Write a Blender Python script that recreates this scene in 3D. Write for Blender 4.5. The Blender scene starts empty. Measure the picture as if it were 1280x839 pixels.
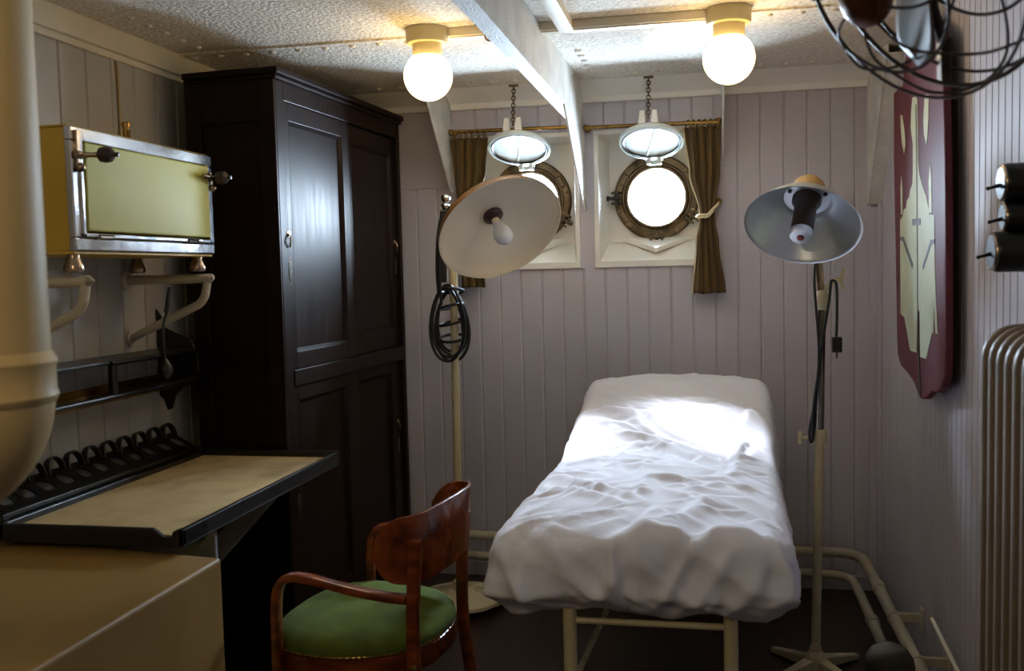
import bpy, bmesh, math, random
import numpy as np
from mathutils import Vector, Matrix, noise
random.seed(7)
PI = math.pi
scene = bpy.context.scene
col = scene.collection
V = Vector

# ------------------------------------------------------------------ camera
F, CX, CY, HC = 1200.0, 640.0, 419.5, 1.40
def _cam_axes():
    y = V((884 - CX, -(333 - CY), F)).normalized()
    r = math.radians(0.6)
    u = V((-math.sin(r), math.cos(r), 0))
    z = (u - u.dot(y) * y).normalized()
    x = y.cross(z)
    if x.x < 0: x = -x
    right = V((x.x, y.x, z.x)); up = V((x.y, y.y, z.y)); fwd = V((x.z, y.z, z.z))
    return right, up, fwd
RT, UP, FW = _cam_axes()
EYE = V((0, 0, HC))
def cam_dir(a, b, c):            # right, up, forward -> world
    return (RT * a + UP * b + FW * c)
def ray(px, py): return cam_dir((px - CX) / F, -(py - CY) / F, 1.0)
def atX(px, py, X): r = ray(px, py); return EYE + r * (X / r.x)
def atY(px, py, Y): r = ray(px, py); return EYE + r * (Y / r.y)
def atZ(px, py, Z): r = ray(px, py); return EYE + r * ((Z - HC) / r.z)

def facing(px, py, a, b, c):      # direction given relative to the line of sight through a pixel: right, up, away
    d = ray(px, py).normalized(); x = d.cross(V((0, 0, 1))).normalized(); z = x.cross(d)
    return (x * a + z * b + d * c).normalized()
cam_data = bpy.data.cameras.new('camera')
cam = bpy.data.objects.new('camera', cam_data); col.objects.link(cam)
m = Matrix((RT, UP, -FW)).transposed().to_4x4(); m.translation = EYE
cam.matrix_world = m
cam_data.sensor_width = 36.0; cam_data.lens = 36.0 * F / 1280.0
cam_data.clip_start = 0.05
cam_data.dof.use_dof = True; cam_data.dof.focus_distance = 3.5; cam_data.dof.aperture_fstop = 4.5
scene.camera = cam

# ------------------------------------------------------------------ materials
def lin(c):
    c = c / 255.0
    return c / 12.92 if c <= 0.04045 else ((c + 0.055) / 1.055) ** 2.4
def rgb(r, g, b): return (lin(r), lin(g), lin(b), 1.0)

def mat(name, color, rough=0.5, metal=0.0, var=0.12, scale=6.0, bump=0.0, bscale=60.0, stretch=None,
        coat=0.0, sheen=0.0, dark=None, darkpos=(0.35, 0.65), spec=0.5, rvar=0.08, bdetail=4.0, emit=None):
    M = bpy.data.materials.new(name); M.use_nodes = True
    nt = M.node_tree; nd = nt.nodes; ln = nt.links
    bs = nd['Principled BSDF']
    tc = nd.new('ShaderNodeTexCoord'); mp = nd.new('ShaderNodeMapping')
    ln.new(tc.outputs['Object'], mp.inputs['Vector'])
    if stretch: mp.inputs['Scale'].default_value = stretch
    n1 = nd.new('ShaderNodeTexNoise'); n1.inputs['Scale'].default_value = scale; n1.inputs['Detail'].default_value = 6
    ln.new(mp.outputs['Vector'], n1.inputs['Vector'])
    rp = nd.new('ShaderNodeValToRGB')
    lo = dark if dark else tuple(max(0, c * (1 - var)) for c in color[:3]) + (1,)
    hi = color if dark else tuple(min(1, c * (1 + var)) for c in color[:3]) + (1,)
    rp.color_ramp.elements[0].color = lo; rp.color_ramp.elements[1].color = hi
    rp.color_ramp.elements[0].position = darkpos[0]; rp.color_ramp.elements[1].position = darkpos[1]
    ln.new(n1.outputs['Fac'], rp.inputs['Fac']); ln.new(rp.outputs['Color'], bs.inputs['Base Color'])
    mr = nd.new('ShaderNodeMapRange'); mr.inputs['To Min'].default_value = max(0.02, rough - rvar); mr.inputs['To Max'].default_value = min(1, rough + rvar)
    ln.new(n1.outputs['Fac'], mr.inputs['Value']); ln.new(mr.outputs['Result'], bs.inputs['Roughness'])
    bs.inputs['Metallic'].default_value = metal
    bs.inputs['Coat Weight'].default_value = coat
    bs.inputs['Sheen Weight'].default_value = sheen
    bs.inputs['Specular IOR Level'].default_value = spec
    if bump:
        n2 = nd.new('ShaderNodeTexNoise'); n2.inputs['Scale'].default_value = bscale; n2.inputs['Detail'].default_value = bdetail
        ln.new(mp.outputs['Vector'], n2.inputs['Vector'])
        b = nd.new('ShaderNodeBump'); b.inputs['Strength'].default_value = bump; b.inputs['Distance'].default_value = 0.01
        ln.new(n2.outputs['Fac'], b.inputs['Height']); ln.new(b.outputs['Normal'], bs.inputs['Normal'])
    if emit:
        bs.inputs['Emission Color'].default_value = emit[0]; bs.inputs['Emission Strength'].default_value = emit[1]
    return M

M_wall   = mat('lilac_grey_paint', rgb(188, 183, 192), 0.55, var=0.05, scale=2.5, bump=0.08, bscale=25)
M_wallL  = mat('grey_beige_paint', rgb(176, 172, 164), 0.5, var=0.06, scale=2.0, bump=0.08, bscale=25)
M_white  = mat('white_gloss_paint', rgb(238, 235, 228), 0.42, var=0.05, scale=5, bump=0.12, bscale=40)
M_rough  = mat('rough_white_paint', rgb(228, 226, 220), 0.6, var=0.10, scale=9, bump=0.9, bscale=170, bdetail=6)
M_ceil   = mat('sprayed_ceiling', rgb(234, 228, 216), 0.85, var=0.16, scale=60, bump=1.0, bscale=75, bdetail=8)
M_cove   = mat('cream_paint', rgb(222, 213, 190), 0.5, var=0.06, scale=4, bump=0.12, bscale=30)
M_floor  = mat('dark_floor_planks', rgb(46, 30, 22), 0.38, var=0.4, scale=5, stretch=(10, 0.8, 1), bump=0.25, bscale=8)
M_dark   = mat('dark_stained_wood', rgb(31, 18, 13), 0.42, var=0.35, scale=4, stretch=(9, 9, 0.7), bump=0.012, bscale=20, spec=0.15, rvar=0.1)
M_black  = mat('black_japanned_metal', rgb(19, 17, 16), 0.3, var=0.3, scale=30, bump=0.04, bscale=60)
M_bake   = mat('black_bakelite', rgb(16, 17, 16), 0.34, var=0.2, scale=20)
M_cord   = mat('black_rubber_cord', rgb(22, 24, 26), 0.45, var=0.2, scale=20)
M_cream  = mat('cream_enamel', rgb(206, 194, 158), 0.28, var=0.05, scale=6, bump=0.03, bscale=20)
M_steri  = mat('pale_yellow_enamel', rgb(184, 180, 96), 0.45, var=0.04, scale=5, spec=0.08)
M_steris = mat('warm_lit_enamel_side', rgb(206, 168, 66), 0.42, var=0.05, scale=5)  # deeper yellow has the warm lamplight on the steriliser's side put into the colour
M_chrome = mat('chrome', rgb(205, 205, 208), 0.16, metal=1.0, var=0.1, scale=12, bump=0.04, bscale=60)
M_nickel = mat('tarnished_nickel', rgb(170, 150, 130), 0.25, metal=1.0, var=0.25, scale=25)
M_tube   = mat('dark_chrome_tube', rgb(130, 122, 112), 0.22, metal=1.0, var=0.2, scale=20)
M_brass  = mat('aged_brass', rgb(150, 118, 66), 0.3, metal=1.0, var=0.3, scale=25)
M_bronze = mat('dull_porthole_bronze', rgb(104, 88, 64), 0.45, metal=0.6, var=0.45, scale=14, bump=0.2, bscale=40)
M_tray   = mat('worn_cream_tabletop', rgb(192, 168, 122), 0.55, scale=7, dark=rgb(140, 116, 78), darkpos=(0.25, 0.6), bump=0.1, bscale=30)
M_grey   = mat('grey_painted_steel', rgb(142, 144, 142), 0.45, var=0.12, scale=6)
M_tubeg  = mat('light_grey_tube_paint', rgb(196, 186, 166), 0.35, var=0.06, scale=6)
M_mahog  = mat('mahogany_bentwood', rgb(158, 74, 32), 0.22, scale=5, dark=rgb(74, 28, 12), darkpos=(0.3, 0.75), stretch=(1.0, 6, 6), bump=0.03, coat=0.4)
M_burl   = mat('figured_mahogany', rgb(150, 70, 28), 0.25, scale=16, dark=rgb(78, 30, 12), darkpos=(0.3, 0.7), coat=0.5)
M_velvet = mat('green_velvet', rgb(84, 97, 40), 0.9, var=0.22, scale=10, spec=0.1, sheen=0.03, bump=0.15, bscale=220)
M_sheet  = mat('white_cotton_sheet', rgb(226, 226, 238), 0.85, var=0.02, scale=5, bump=0.10, bscale=55, sheen=0.1)
M_curt   = mat('olive_brown_velvet', rgb(86, 64, 20), 0.85, var=0.25, scale=12, stretch=(3, 3, 0.5), sheen=0.08)
M_braid  = mat('cream_braid', rgb(222, 206, 172), 0.7, var=0.1, scale=60)
M_refl   = mat('brushed_reflector', rgb(226, 233, 242), 0.36, metal=0.9, var=0.06, scale=14, rvar=0.05)
M_shade  = mat('cream_lamp_enamel', rgb(244, 234, 212), 0.22, var=0.03, scale=4)
M_shout  = mat('brown_lamp_outside', rgb(120, 88, 52), 0.3, var=0.15, scale=8)
M_bulb   = mat('frosted_bulb', rgb(232, 236, 244), 0.25, var=0.02)
M_ceram  = mat('brown_ceramic', rgb(60, 42, 36), 0.4, var=0.2, scale=12)
M_maroon = mat('maroon_board_paint', rgb(98, 44, 55), 0.5, spec=0.25, var=0.12, scale=8, bump=0.06, bscale=30)
M_paintc = mat('cream_board_paint', rgb(196, 202, 172), 0.5, var=0.06, scale=18)
M_paintg = mat('slate_board_paint', rgb(92, 94, 100), 0.5, var=0.08, scale=18)
M_rad    = mat('taupe_radiator_paint', rgb(122, 106, 90), 0.42, var=0.07, scale=9, bump=0.1, bscale=50)
M_pipe   = mat('beige_pipe_paint', rgb(186, 176, 152), 0.4, var=0.1, scale=12, bump=0.1, bscale=40)
M_duct   = mat('cream_duct_paint', rgb(196, 172, 122), 0.5, var=0.05, scale=5, bump=0.04, bscale=14, spec=0.25)
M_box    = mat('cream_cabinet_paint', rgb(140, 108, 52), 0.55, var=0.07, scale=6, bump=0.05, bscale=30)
M_fan    = mat('fan_black_wire', rgb(52, 38, 34), 0.4, metal=0.2, var=0.2, scale=20)
M_blade  = mat('fan_blade_grey', rgb(84, 78, 76), 0.5, metal=0.0, var=0.12, scale=10)
M_hub    = mat('fan_bronze_hub', rgb(84, 48, 26), 0.35, metal=0.6, var=0.25, scale=12)
M_red    = mat('dull_red_paint', rgb(140, 58, 54), 0.45, var=0.12, scale=8)
M_tan    = mat('tan_wood_strip', rgb(168, 142, 96), 0.5, var=0.12, scale=6, stretch=(8, 8, 0.6))
M_base   = mat('lampholder_cream', rgb(210, 196, 150), 0.4, var=0.05)
M_bin    = mat('grey_felt_lid', rgb(66, 60, 52), 0.9, spec=0.1, var=0.15, scale=20)
M_lid    = mat('deadlight_white', rgb(222, 230, 226), 0.2, var=0.04, scale=8)

def glow(name, color, strength):
    M = bpy.data.materials.new(name); M.use_nodes = True
    nt = M.node_tree; bs = nt.nodes['Principled BSDF']
    n = nt.nodes.new('ShaderNodeTexNoise'); n.inputs['Scale'].default_value = 3
    rp = nt.nodes.new('ShaderNodeValToRGB')
    rp.color_ramp.elements[0].color = color; rp.color_ramp.elements[1].color = tuple(min(1, c * 1.03) for c in color[:3]) + (1,)
    nt.links.new(n.outputs['Fac'], rp.inputs['Fac']); nt.links.new(rp.outputs['Color'], bs.inputs['Emission Color'])
    bs.inputs['Base Color'].default_value = (0.9, 0.88, 0.82, 1); bs.inputs['Roughness'].default_value = 0.15
    bs.inputs['Emission Strength'].default_value = strength
    return M
M_globe = glow('lit_opal_glass', (1.0, 0.66, 0.27, 1), 6.0)

def window_glass():
    M = bpy.data.materials.new('porthole_glass'); M.use_nodes = True
    nt = M.node_tree; nd = nt.nodes; nd.remove(nd['Principled BSDF'])
    tr = nd.new('ShaderNodeBsdfTransparent'); tr.inputs['Color'].default_value = (0.96, 0.98, 0.97, 1)
    gl = nd.new('ShaderNodeBsdfGlossy'); gl.inputs['Roughness'].default_value = 0.03
    fr = nd.new('ShaderNodeFresnel'); fr.inputs['IOR'].default_value = 1.45
    mx = nd.new('ShaderNodeMixShader')
    nt.links.new(fr.outputs['Fac'], mx.inputs['Fac']); nt.links.new(tr.outputs['BSDF'], mx.inputs[1]); nt.links.new(gl.outputs['BSDF'], mx.inputs[2])
    nt.links.new(mx.outputs['Shader'], nd['Material Output'].inputs['Surface'])
    return M
M_glass = window_glass()

# ------------------------------------------------------------------ mesh building (all coordinates in metres, world axes)
def frame_of(d):
    d = d.normalized()
    a = V((0, 0, 1)) if abs(d.z) < 0.9 else V((1, 0, 0))
    x = a.cross(d).normalized(); y = d.cross(x)
    return x, y, d

class MB:
    def __init__(s): s.v = []; s.f = []
    def add(s, vs, fs):
        o = len(s.v); s.v += [V(p) for p in vs]; s.f += [tuple(i + o for i in f) for f in fs]; return s
    def box(s, a, b):
        x0, x1 = sorted((a[0], b[0])); y0, y1 = sorted((a[1], b[1])); z0, z1 = sorted((a[2], b[2]))
        return s.hexa([(x0,y0,z0),(x1,y0,z0),(x1,y1,z0),(x0,y1,z0),(x0,y0,z1),(x1,y0,z1),(x1,y1,z1),(x0,y1,z1)])
    def hexa(s, p):
        return s.add(p, [(0,3,2,1),(4,5,6,7),(0,1,5,4),(1,2,6,5),(2,3,7,6),(3,0,4,7)])
    def tube(s, pts, r, seg=12, closed=False, caps=True, sq=1.0, upv=None):
        pts = [V(p) for p in pts]; n = len(pts)
        rs = r if isinstance(r, (list, tuple)) else [r] * n
        tang = []
        for i in range(n):
            if closed: t = pts[(i + 1) % n] - pts[i - 1]
            else: t = pts[min(i + 1, n - 1)] - pts[max(i - 1, 0)]
            tang.append(t.normalized())
        if upv is not None: nx = (V(upv) - V(upv).dot(tang[0]) * tang[0]).normalized()
        else: nx = frame_of(tang[0])[0]
        vs = []
        for i in range(n):
            nx = (nx - nx.dot(tang[i]) * tang[i]).normalized(); ny = tang[i].cross(nx)
            for k in range(seg):
                a = 2 * PI * k / seg
                vs.append(pts[i] + nx * (math.cos(a) * rs[i]) + ny * (math.sin(a) * rs[i] * sq))
        fs = []
        for i in range(n if closed else n - 1):
            j = (i + 1) % n
            for k in range(seg):
                l = (k + 1) % seg
                fs.append((i * seg + k, i * seg + l, j * seg + l, j * seg + k))
        if caps and not closed:
            fs.append(tuple(range(seg - 1, -1, -1))); fs.append(tuple((n - 1) * seg + k for k in range(seg)))
        return s.add(vs, fs)
    def sweep(s, pts, prof, upv, caps=True, scale=None):
        """prof: list of (a, b): a along upv-ish normal, b along binormal"""
        pts = [V(p) for p in pts]; n = len(pts); nx = None; vs = []; K = len(prof)
        for i in range(n):
            t = (pts[min(i + 1, n - 1)] - pts[max(i - 1, 0)]).normalized()
            if nx is None: nx = V(upv)
            nx = (nx - nx.dot(t) * t).normalized(); ny = t.cross(nx)
            sc = scale[i] if scale else 1.0
            for a, b in prof: vs.append(pts[i] + nx * (a * sc) + ny * (b * sc))
        fs = [(i * K + k, i * K + (k + 1) % K, (i + 1) * K + (k + 1) % K, (i + 1) * K + k) for i in range(n - 1) for k in range(K)]
        if caps: fs.append(tuple(range(K - 1, -1, -1))); fs.append(tuple((n - 1) * K + k for k in range(K)))
        return s.add(vs, fs)
    def lathe(s, prof, o=(0, 0, 0), axis=(0, 0, 1), seg=32, capa=True, capb=True, wob=None):
        o = V(o); x, y, z = frame_of(V(axis)); vs = []; n = len(prof)
        for (r, h) in prof:
            for k in range(seg):
                a = 2 * PI * k / seg; rr = r * (1 + (wob(a) if wob else 0))
                vs.append(o + z * h + x * (math.cos(a) * rr) + y * (math.sin(a) * rr))
        fs = [(i * seg + k, i * seg + (k + 1) % seg, (i + 1) * seg + (k + 1) % seg, (i + 1) * seg + k) for i in range(n - 1) for k in range(seg)]
        if capa: fs.append(tuple(range(seg - 1, -1, -1)))
        if capb: fs.append(tuple((n - 1) * seg + k for k in range(seg)))
        return s.add(vs, fs)
    def ball(s, c, r, seg=20, rings=12, sc=(1, 1, 1)):
        c = V(c); vs = [c + V((0, 0, -r * sc[2]))]
        for i in range(1, rings):
            a = -PI / 2 + PI * i / rings
            for k in range(seg):
                b = 2 * PI * k / seg
                vs.append(c + V((math.cos(a) * math.cos(b) * r * sc[0], math.cos(a) * math.sin(b) * r * sc[1], math.sin(a) * r * sc[2])))
        vs.append(c + V((0, 0, r * sc[2]))); L = len(vs) - 1
        fs = [(0, 1 + (k + 1) % seg, 1 + k) for k in range(seg)]
        for i in range(rings - 2):
            for k in range(seg):
                fs.append((1 + i * seg + k, 1 + i * seg + (k + 1) % seg, 1 + (i + 1) * seg + (k + 1) % seg, 1 + (i + 1) * seg + k))
        b = 1 + (rings - 2) * seg
        fs += [(b + k, b + (k + 1) % seg, L) for k in range(seg)]
        return s.add(vs, fs)
    def ring(s, c, axis, R, r, seg=32, tseg=8):
        x, y, z = frame_of(V(axis)); c = V(c)
        return s.tube([c + x * (math.cos(2 * PI * k / seg) * R) + y * (math.sin(2 * PI * k / seg) * R) for k in range(seg)], r, tseg, closed=True)
    def prism(s, poly, off):
        """poly: list of 3D points in a plane; off: extrusion vector"""
        n = len(poly); off = V(off); p = [V(q) for q in poly]
        fs = [tuple(range(n - 1, -1, -1)), tuple(range(n, 2 * n))] + [(k, (k + 1) % n, n + (k + 1) % n, n + k) for k in range(n)]
        return s.add(p + [q + off for q in p], fs)
    def build(s, name, material, parent=None, loc=(0, 0, 0), smooth=True, bevel=0.0, sharp=35, bseg=2, sub=0):
        o = V(loc)
        if parent is not None:
            o = V((0, 0, 0)); q = parent
            while q: o += q.location; q = q.parent
        me = bpy.data.meshes.new(name)
        me.from_pydata([tuple(p - o) for p in s.v], [], s.f)
        bm = bmesh.new(); bm.from_mesh(me); bmesh.ops.recalc_face_normals(bm, faces=bm.faces); bm.to_mesh(me); bm.free()
        me.materials.append(material)
        if smooth:
            me.polygons.foreach_set('use_smooth', [True] * len(me.polygons)); me.set_sharp_from_angle(angle=math.radians(sharp))
        ob = bpy.data.objects.new(name, me); col.objects.link(ob)
        if parent is not None: ob.parent = parent
        else: ob.location = o
        if bevel:
            b = ob.modifiers.new('bevel', 'BEVEL'); b.width = bevel; b.segments = bseg; b.limit_method = 'ANGLE'; b.angle_limit = math.radians(40)
            b.harden_normals = False
        if sub:
            b = ob.modifiers.new('subdivision', 'SUBSURF'); b.levels = sub; b.render_levels = sub
        return ob

def tag(o, label, cat, group=None):
    o['label'] = label; o['category'] = cat; o['kind'] = 'thing'
    if group: o['group'] = group
    return o
def thing(name, label, cat, loc, group=None):
    o = bpy.data.objects.new(name, None); col.objects.link(o); o.location = V(loc); o.empty_display_size = 0.05
    return tag(o, label, cat, group)
def struct(o, label=None):
    o['kind'] = 'structure'
    if label: o['label'] = label
    return o
def bez(p0, p1, p2, p3, n=12):
    p0, p1, p2, p3 = map(V, (p0, p1, p2, p3)); out = []
    for i in range(n + 1):
        t = i / n; u = 1 - t
        out.append(p0 * u**3 + p1 * (3 * u * u * t) + p2 * (3 * u * t * t) + p3 * t**3)
    return out
def fillet(pts, r, n=8):
    """polyline with rounded corners"""
    pts = [V(p) for p in pts]; out = [pts[0]]
    for i in range(1, len(pts) - 1):
        a, b, c = pts[i - 1], pts[i], pts[i + 1]
        d1 = (a - b); d2 = (c - b); rr = min(r, d1.length * .49, d2.length * .49)
        q0 = b + d1.normalized() * rr; q1 = b + d2.normalized() * rr
        for k in range(n + 1):
            t = k / n; out.append(q0 * (1 - t)**2 + b * (2 * t * (1 - t)) + q1 * t * t)
    out.append(pts[-1]); return out
def catmull(pts, n=8):
    P = [V(p) for p in pts]; P = [P[0] * 2 - P[1]] + P + [P[-1] * 2 - P[-2]]; out = []
    for i in range(1, len(P) - 2):
        for k in range(n):
            t = k / n; a, b, c, d = P[i - 1], P[i], P[i + 1], P[i + 2]
            out.append(0.5 * (2 * b + (c - a) * t + (2 * a - 5 * b + 4 * c - d) * t * t + (3 * b - a - 3 * c + d) * t**3))
    out.append(P[-2]); return out
def rrect(w, h, r, n=4):
    out = []
    for cx, cy, a0 in ((w/2-r, h/2-r, 0), (-w/2+r, h/2-r, PI/2), (-w/2+r, -h/2+r, PI), (w/2-r, -h/2+r, 3*PI/2)):
        for k in range(n + 1):
            a = a0 + PI / 2 * k / n; out.append((cx + r * math.cos(a), cy + r * math.sin(a)))
    return out

# ------------------------------------------------------------------ the room
XL, XR, YB, YR, ZC = -1.86, 0.71, 4.25, -1.6, 2.20
WZ0, WZ1 = 1.435, 1.985
WIN = [(-1.035, -0.57), (-0.463, 0.0)]

struct(MB().box((XL - .15, YR - .1, -.08), (XR + .15, YB + .5, 0)).build('floor', M_floor), 'dark brown plank floor')

def plank_face(mb, p0, u, length, z0, z1, nrm, pitch, phase, gd=0.005, gw=0.006, plain=False):
    """vertical board wall from p0 along u; grooves every pitch; nrm points into the room"""
    u = V(u); nrm = V(nrm); xs = [(0, 0)]
    if not plain:
        k = math.floor(-phase / pitch) - 1
        while True:
            x = phase + k * pitch; k += 1
            if x > length - gw: break
            if x < gw: continue
            xs += [(x - gw, 0), (x - gw * .3, -gd), (x + gw * .3, -gd), (x + gw, 0)]
    xs.append((length, 0)); vs = []
    for z in (z0, z1):
        for x, d in xs:
            q = V(p0) + u * x + nrm * d; vs.append((q.x, q.y, z))
    n = len(xs)
    mb.add(vs, [(i, i + 1, n + i + 1, n + i) for i in range(n - 1)])
    # solid behind
    a = V(p0) - nrm * 0.012; b = V(p0) + u * length - nrm * 0.05
    mb.box((a.x, a.y, z0), (b.x, b.y, z1))

mb = MB()
def back(x0, x1, z0, z1, plain=False): plank_face(mb, (x0, YB, 0), (1, 0, 0), x1 - x0, z0, z1, (0, -1, 0), 0.0955, (0.705 - x0) % 0.0955, plain=plain)
w1, w2 = WIN
back(XL, w1[0], 0, 1.79); back(XL, w1[0], 1.79, ZC, plain=True)
back(w1[0], w2[1], 0, WZ0 - .03); back(w1[0], w2[1], WZ1 + .02, ZC)
back(w1[1], w2[0], WZ0 - .03, WZ1 + .02, plain=True)
back(w2[1], XR, 0, ZC)
mb.box((XL, YB - .008, 1.785), (w1[0] - .06, YB + .0, 1.80))       # ledge of the flat panel
mb.box((XL, YB - .012, 0), (XR, YB + .01, 0.06))
struct(mb.build('wall_back', M_wall, smooth=False), 'lilac grey boarded wall with the portholes')

mb = MB(); plank_face(mb, (XL, YR, 0), (0, 1, 0), YB - YR, 0, ZC, (1, 0, 0), 0.128, 0.05)
struct(mb.build('wall_left', M_wallL, smooth=False), 'grey beige boarded wall behind the wardrobe')
mb = MB(); plank_face(mb, (XR, YR, 0), (0, 1, 0), YB - YR, 0, ZC, (-1, 0, 0), 0.055, 0.02, gd=0.003, gw=0.004)
struct(mb.build('wall_right', M_wall, smooth=False), 'narrow boarded wall behind the maroon board')
mb = MB(); plank_face(mb, (XL, YR, 0), (1, 0, 0), XR - XL, 0, ZC, (0, 1, 0), 0.12, 0.03)   # rear bulkhead behind the camera
struct(mb.build('wall_rear', M_wallL, smooth=False))

# ceiling with plate seams and rows of rivet heads
mb = MB().box((XL - .1, YR - .1, ZC), (XR + .1, YB + .1, ZC + .08))
mb.box((XL, 3.175, ZC - .006), (XR, 3.50, ZC + .001))                  # lapped deck plate
def rivet(x, y, z=ZC): mb.ball((x, y, z), 0.014, 8, 6, (1, 1, .6))
for i in range(26): rivet(-1.80 + i * .1, 3.22, ZC - .005)
for i in range(26): rivet(-1.78 + i * .1, 4.02)
for i in range(20): rivet(-0.455, 2.2 + i * .09)
for i in range(16): rivet(-1.72, 2.6 + i * .1)
struct(mb.build('ceiling', M_ceil, sharp=50), 'rough cream painted steel ceiling with rivets')

# cove between ceiling and hull side, wall trims
mb = MB().prism([(XL, YB, 2.125), (XL, YB - .025, 2.125), (XL, YB - .03, 2.15), (XL, YB - .14, ZC), (XL, YB, ZC)], (XR - XL, 0, 0))
struct(mb.build('trim_1', M_white, smooth=False, bevel=.004), 'cream cove along the top of the porthole wall')
mb = MB().box((XL, YR, 2.125), (XL + .028, YB - .03, ZC)); mb.box((XL, YR, 2.105), (XL + .012, YB - .03, 2.13))
struct(mb.build('trim_2', M_cove, smooth=False, bevel=.004), 'cream rail along the top of the left wall')
mb = MB().box((XR - .045, YB - .012, 0), (XR, YB, 2.13)); mb.box((XR - .014, YB - .05, 0), (XR, YB, 2.13))
struct(mb.build('trim_3', M_wall, smooth=False, bevel=.003), 'corner batten')
mb = MB().box((XR - .03, 2.02, 0), (XR, 2.05, ZC))
struct(mb.build('trim_4', M_white, smooth=False, bevel=.004), 'white upright strip on the right wall')
mb = MB().box((XR - .03, 1.76, 1.2), (XR, 1.86, ZC))
struct(mb.build('trim_5', M_tan, smooth=False, bevel=.004), 'tan upright strip on the right wall')

# deck beam and the triangular knees under the deck
mb = MB().box((-.533, YR, 2.035), (-.523, YB - .03, ZC)); mb.box((-.575, YR, 2.028), (-.523, YB - .03, 2.04))
struct(mb.build('beam', M_rough, smooth=False, bevel=.003), 'white angle iron deck beam running to the portholes')
def knee(x, yf, zt, zb, t=.008, flange=True):
    mb = MB().prism([(x, YB - .001, zb), (x, YB - .001, zt), (x, yf, zt), (x, yf, zt - .03), (x, YB - .04, zb)], (t, 0, 0))
    if flange:
        mb.prism([(x, yf, zt - .03), (x, YB - .04, zb), (x, YB - .034, zb), (x, yf + .008, zt - .03)], (.058, 0, 0))
    return struct(mb.build('knee_plate', M_rough, smooth=False, bevel=.002), None)
struct(knee(-1.13, 3.80, ZC, 1.76, flange=False), 'white triangular knee plate beside the left curtain')
struct(knee(-.53, 3.66, 2.05, 1.655, flange=False), 'white triangular knee plate below the deck beam')
struct(knee(.066, 3.80, ZC, 1.85, flange=False), 'white knee plate beside the right curtain seen edge on')
struct(knee(.655, 3.80, ZC, 1.64), 'white knee plate in the right corner')

# ------------------------------------------------------------------ portholes in their boxed recesses
YG = 4.42
def plate_with_hole(mb, rect, c, r, y, n=48, axis='y'):
    x0, x1, z0, z1 = rect; ang = [2 * PI * k / n for k in range(n)]; inn = []; out = []
    for a in ang:
        dx, dz = math.cos(a), math.sin(a)
        inn.append((c[0] + dx * r, y, c[1] + dz * r)); ts = []
        if dx > 1e-6: ts.append((x1 - c[0]) / dx)
        if dx < -1e-6: ts.append((x0 - c[0]) / dx)
        if dz > 1e-6: ts.append((z1 - c[1]) / dz)
        if dz < -1e-6: ts.append((z0 - c[1]) / dz)
        t = min(ts); out.append((c[0] + dx * t, y, c[1] + dz * t))
    mb.add(inn + out, [(k, (k + 1) % n, n + (k + 1) % n, n + k) for k in range(n)])
    # corner triangles
    for X, Z in ((x0, z0), (x1, z0), (x1, z1), (x0, z1)):
        a = math.atan2(Z - c[1], X - c[0]) % (2 * PI); k = int(a / (2 * PI / n))
        mb.add([out[k], (X, y, Z), out[(k + 1) % n]], [(0, 1, 2)])

PORT = [V((-.797, YG, 1.719)), V((-.221, YG, 1.716))]
def window(i):
    x0, x1 = WIN[i]; c = PORT[i]; mb = MB()
    bx0, bx1, bz0, bz1 = x0 + .03, x1 - .03, WZ0 + .085, WZ1 - .01
    a = [(x0, YB, WZ0), (x1, YB, WZ0), (x1, YB, WZ1), (x0, YB, WZ1)]
    b = [(bx0, YG, bz0), (bx1, YG, bz0), (bx1, YG, bz1), (bx0, YG, bz1)]
    for k in range(4):
        l = (k + 1) % 4; mb.add([a[k], a[l], b[l], b[k]], [(0, 1, 2, 3)])
    plate_with_hole(mb, (bx0, bx1, bz0, bz1), (c.x, c.z), .148, YG)
    mb.lathe([(.148, 0), (.148, .03)], c, (0, 1, 0), 48, False, False)
    # outer skin so that daylight only comes in through the glass
    plate_with_hole(mb, (x0 - .06, x1 + .05, WZ0 - .08, WZ1 + .08), (c.x, c.z), .149, YG + .03)
    for (xa, xb) in ((x0 - .06, x0 - .05), (x1 + .04, x1 + .05)): mb.box((xa, YB + .04, WZ0 - .08), (xb, YG + .03, WZ1 + .08))
    for (za, zb) in ((WZ0 - .08, WZ0 - .07), (WZ1 + .07, WZ1 + .08)): mb.box((x0 - .06, YB + .04, za), (x1 + .05, YG + .03, zb))
    w = struct(mb.build('window_%d' % (i + 1), M_white, sharp=25), ('left', 'right')[i] + ' white boxed porthole recess')
    fr = MB(); t = .022
    fr.box((x0 - t, YB - .012, WZ0 - .03), (x1 + t, YB + .012, WZ0)); fr.box((x0 - t, YB - .012, WZ1), (x1 + t, YB + .012, WZ1 + .02))
    fr.box((x0 - t, YB - .010, WZ0), (x0, YB + .012, WZ1)); fr.box((x1, YB - .010, WZ0), (x1 + t, YB + .012, WZ1))
    f = struct(fr.build('window_frame', M_white, w, smooth=False, bevel=.003))
    zt = bz0 + .022                                                     # triangular drip ledge
    d = MB().prism([(c.x - .155, YG - .002, zt - .02), (c.x + .155, YG - .002, zt - .02), (c.x, YG - .145, zt - .078)], (0, 0, .022))
    struct(d.build('drip_tray', M_white, w, smooth=False, bevel=.003))
    return w
window(0); window(1)

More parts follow.
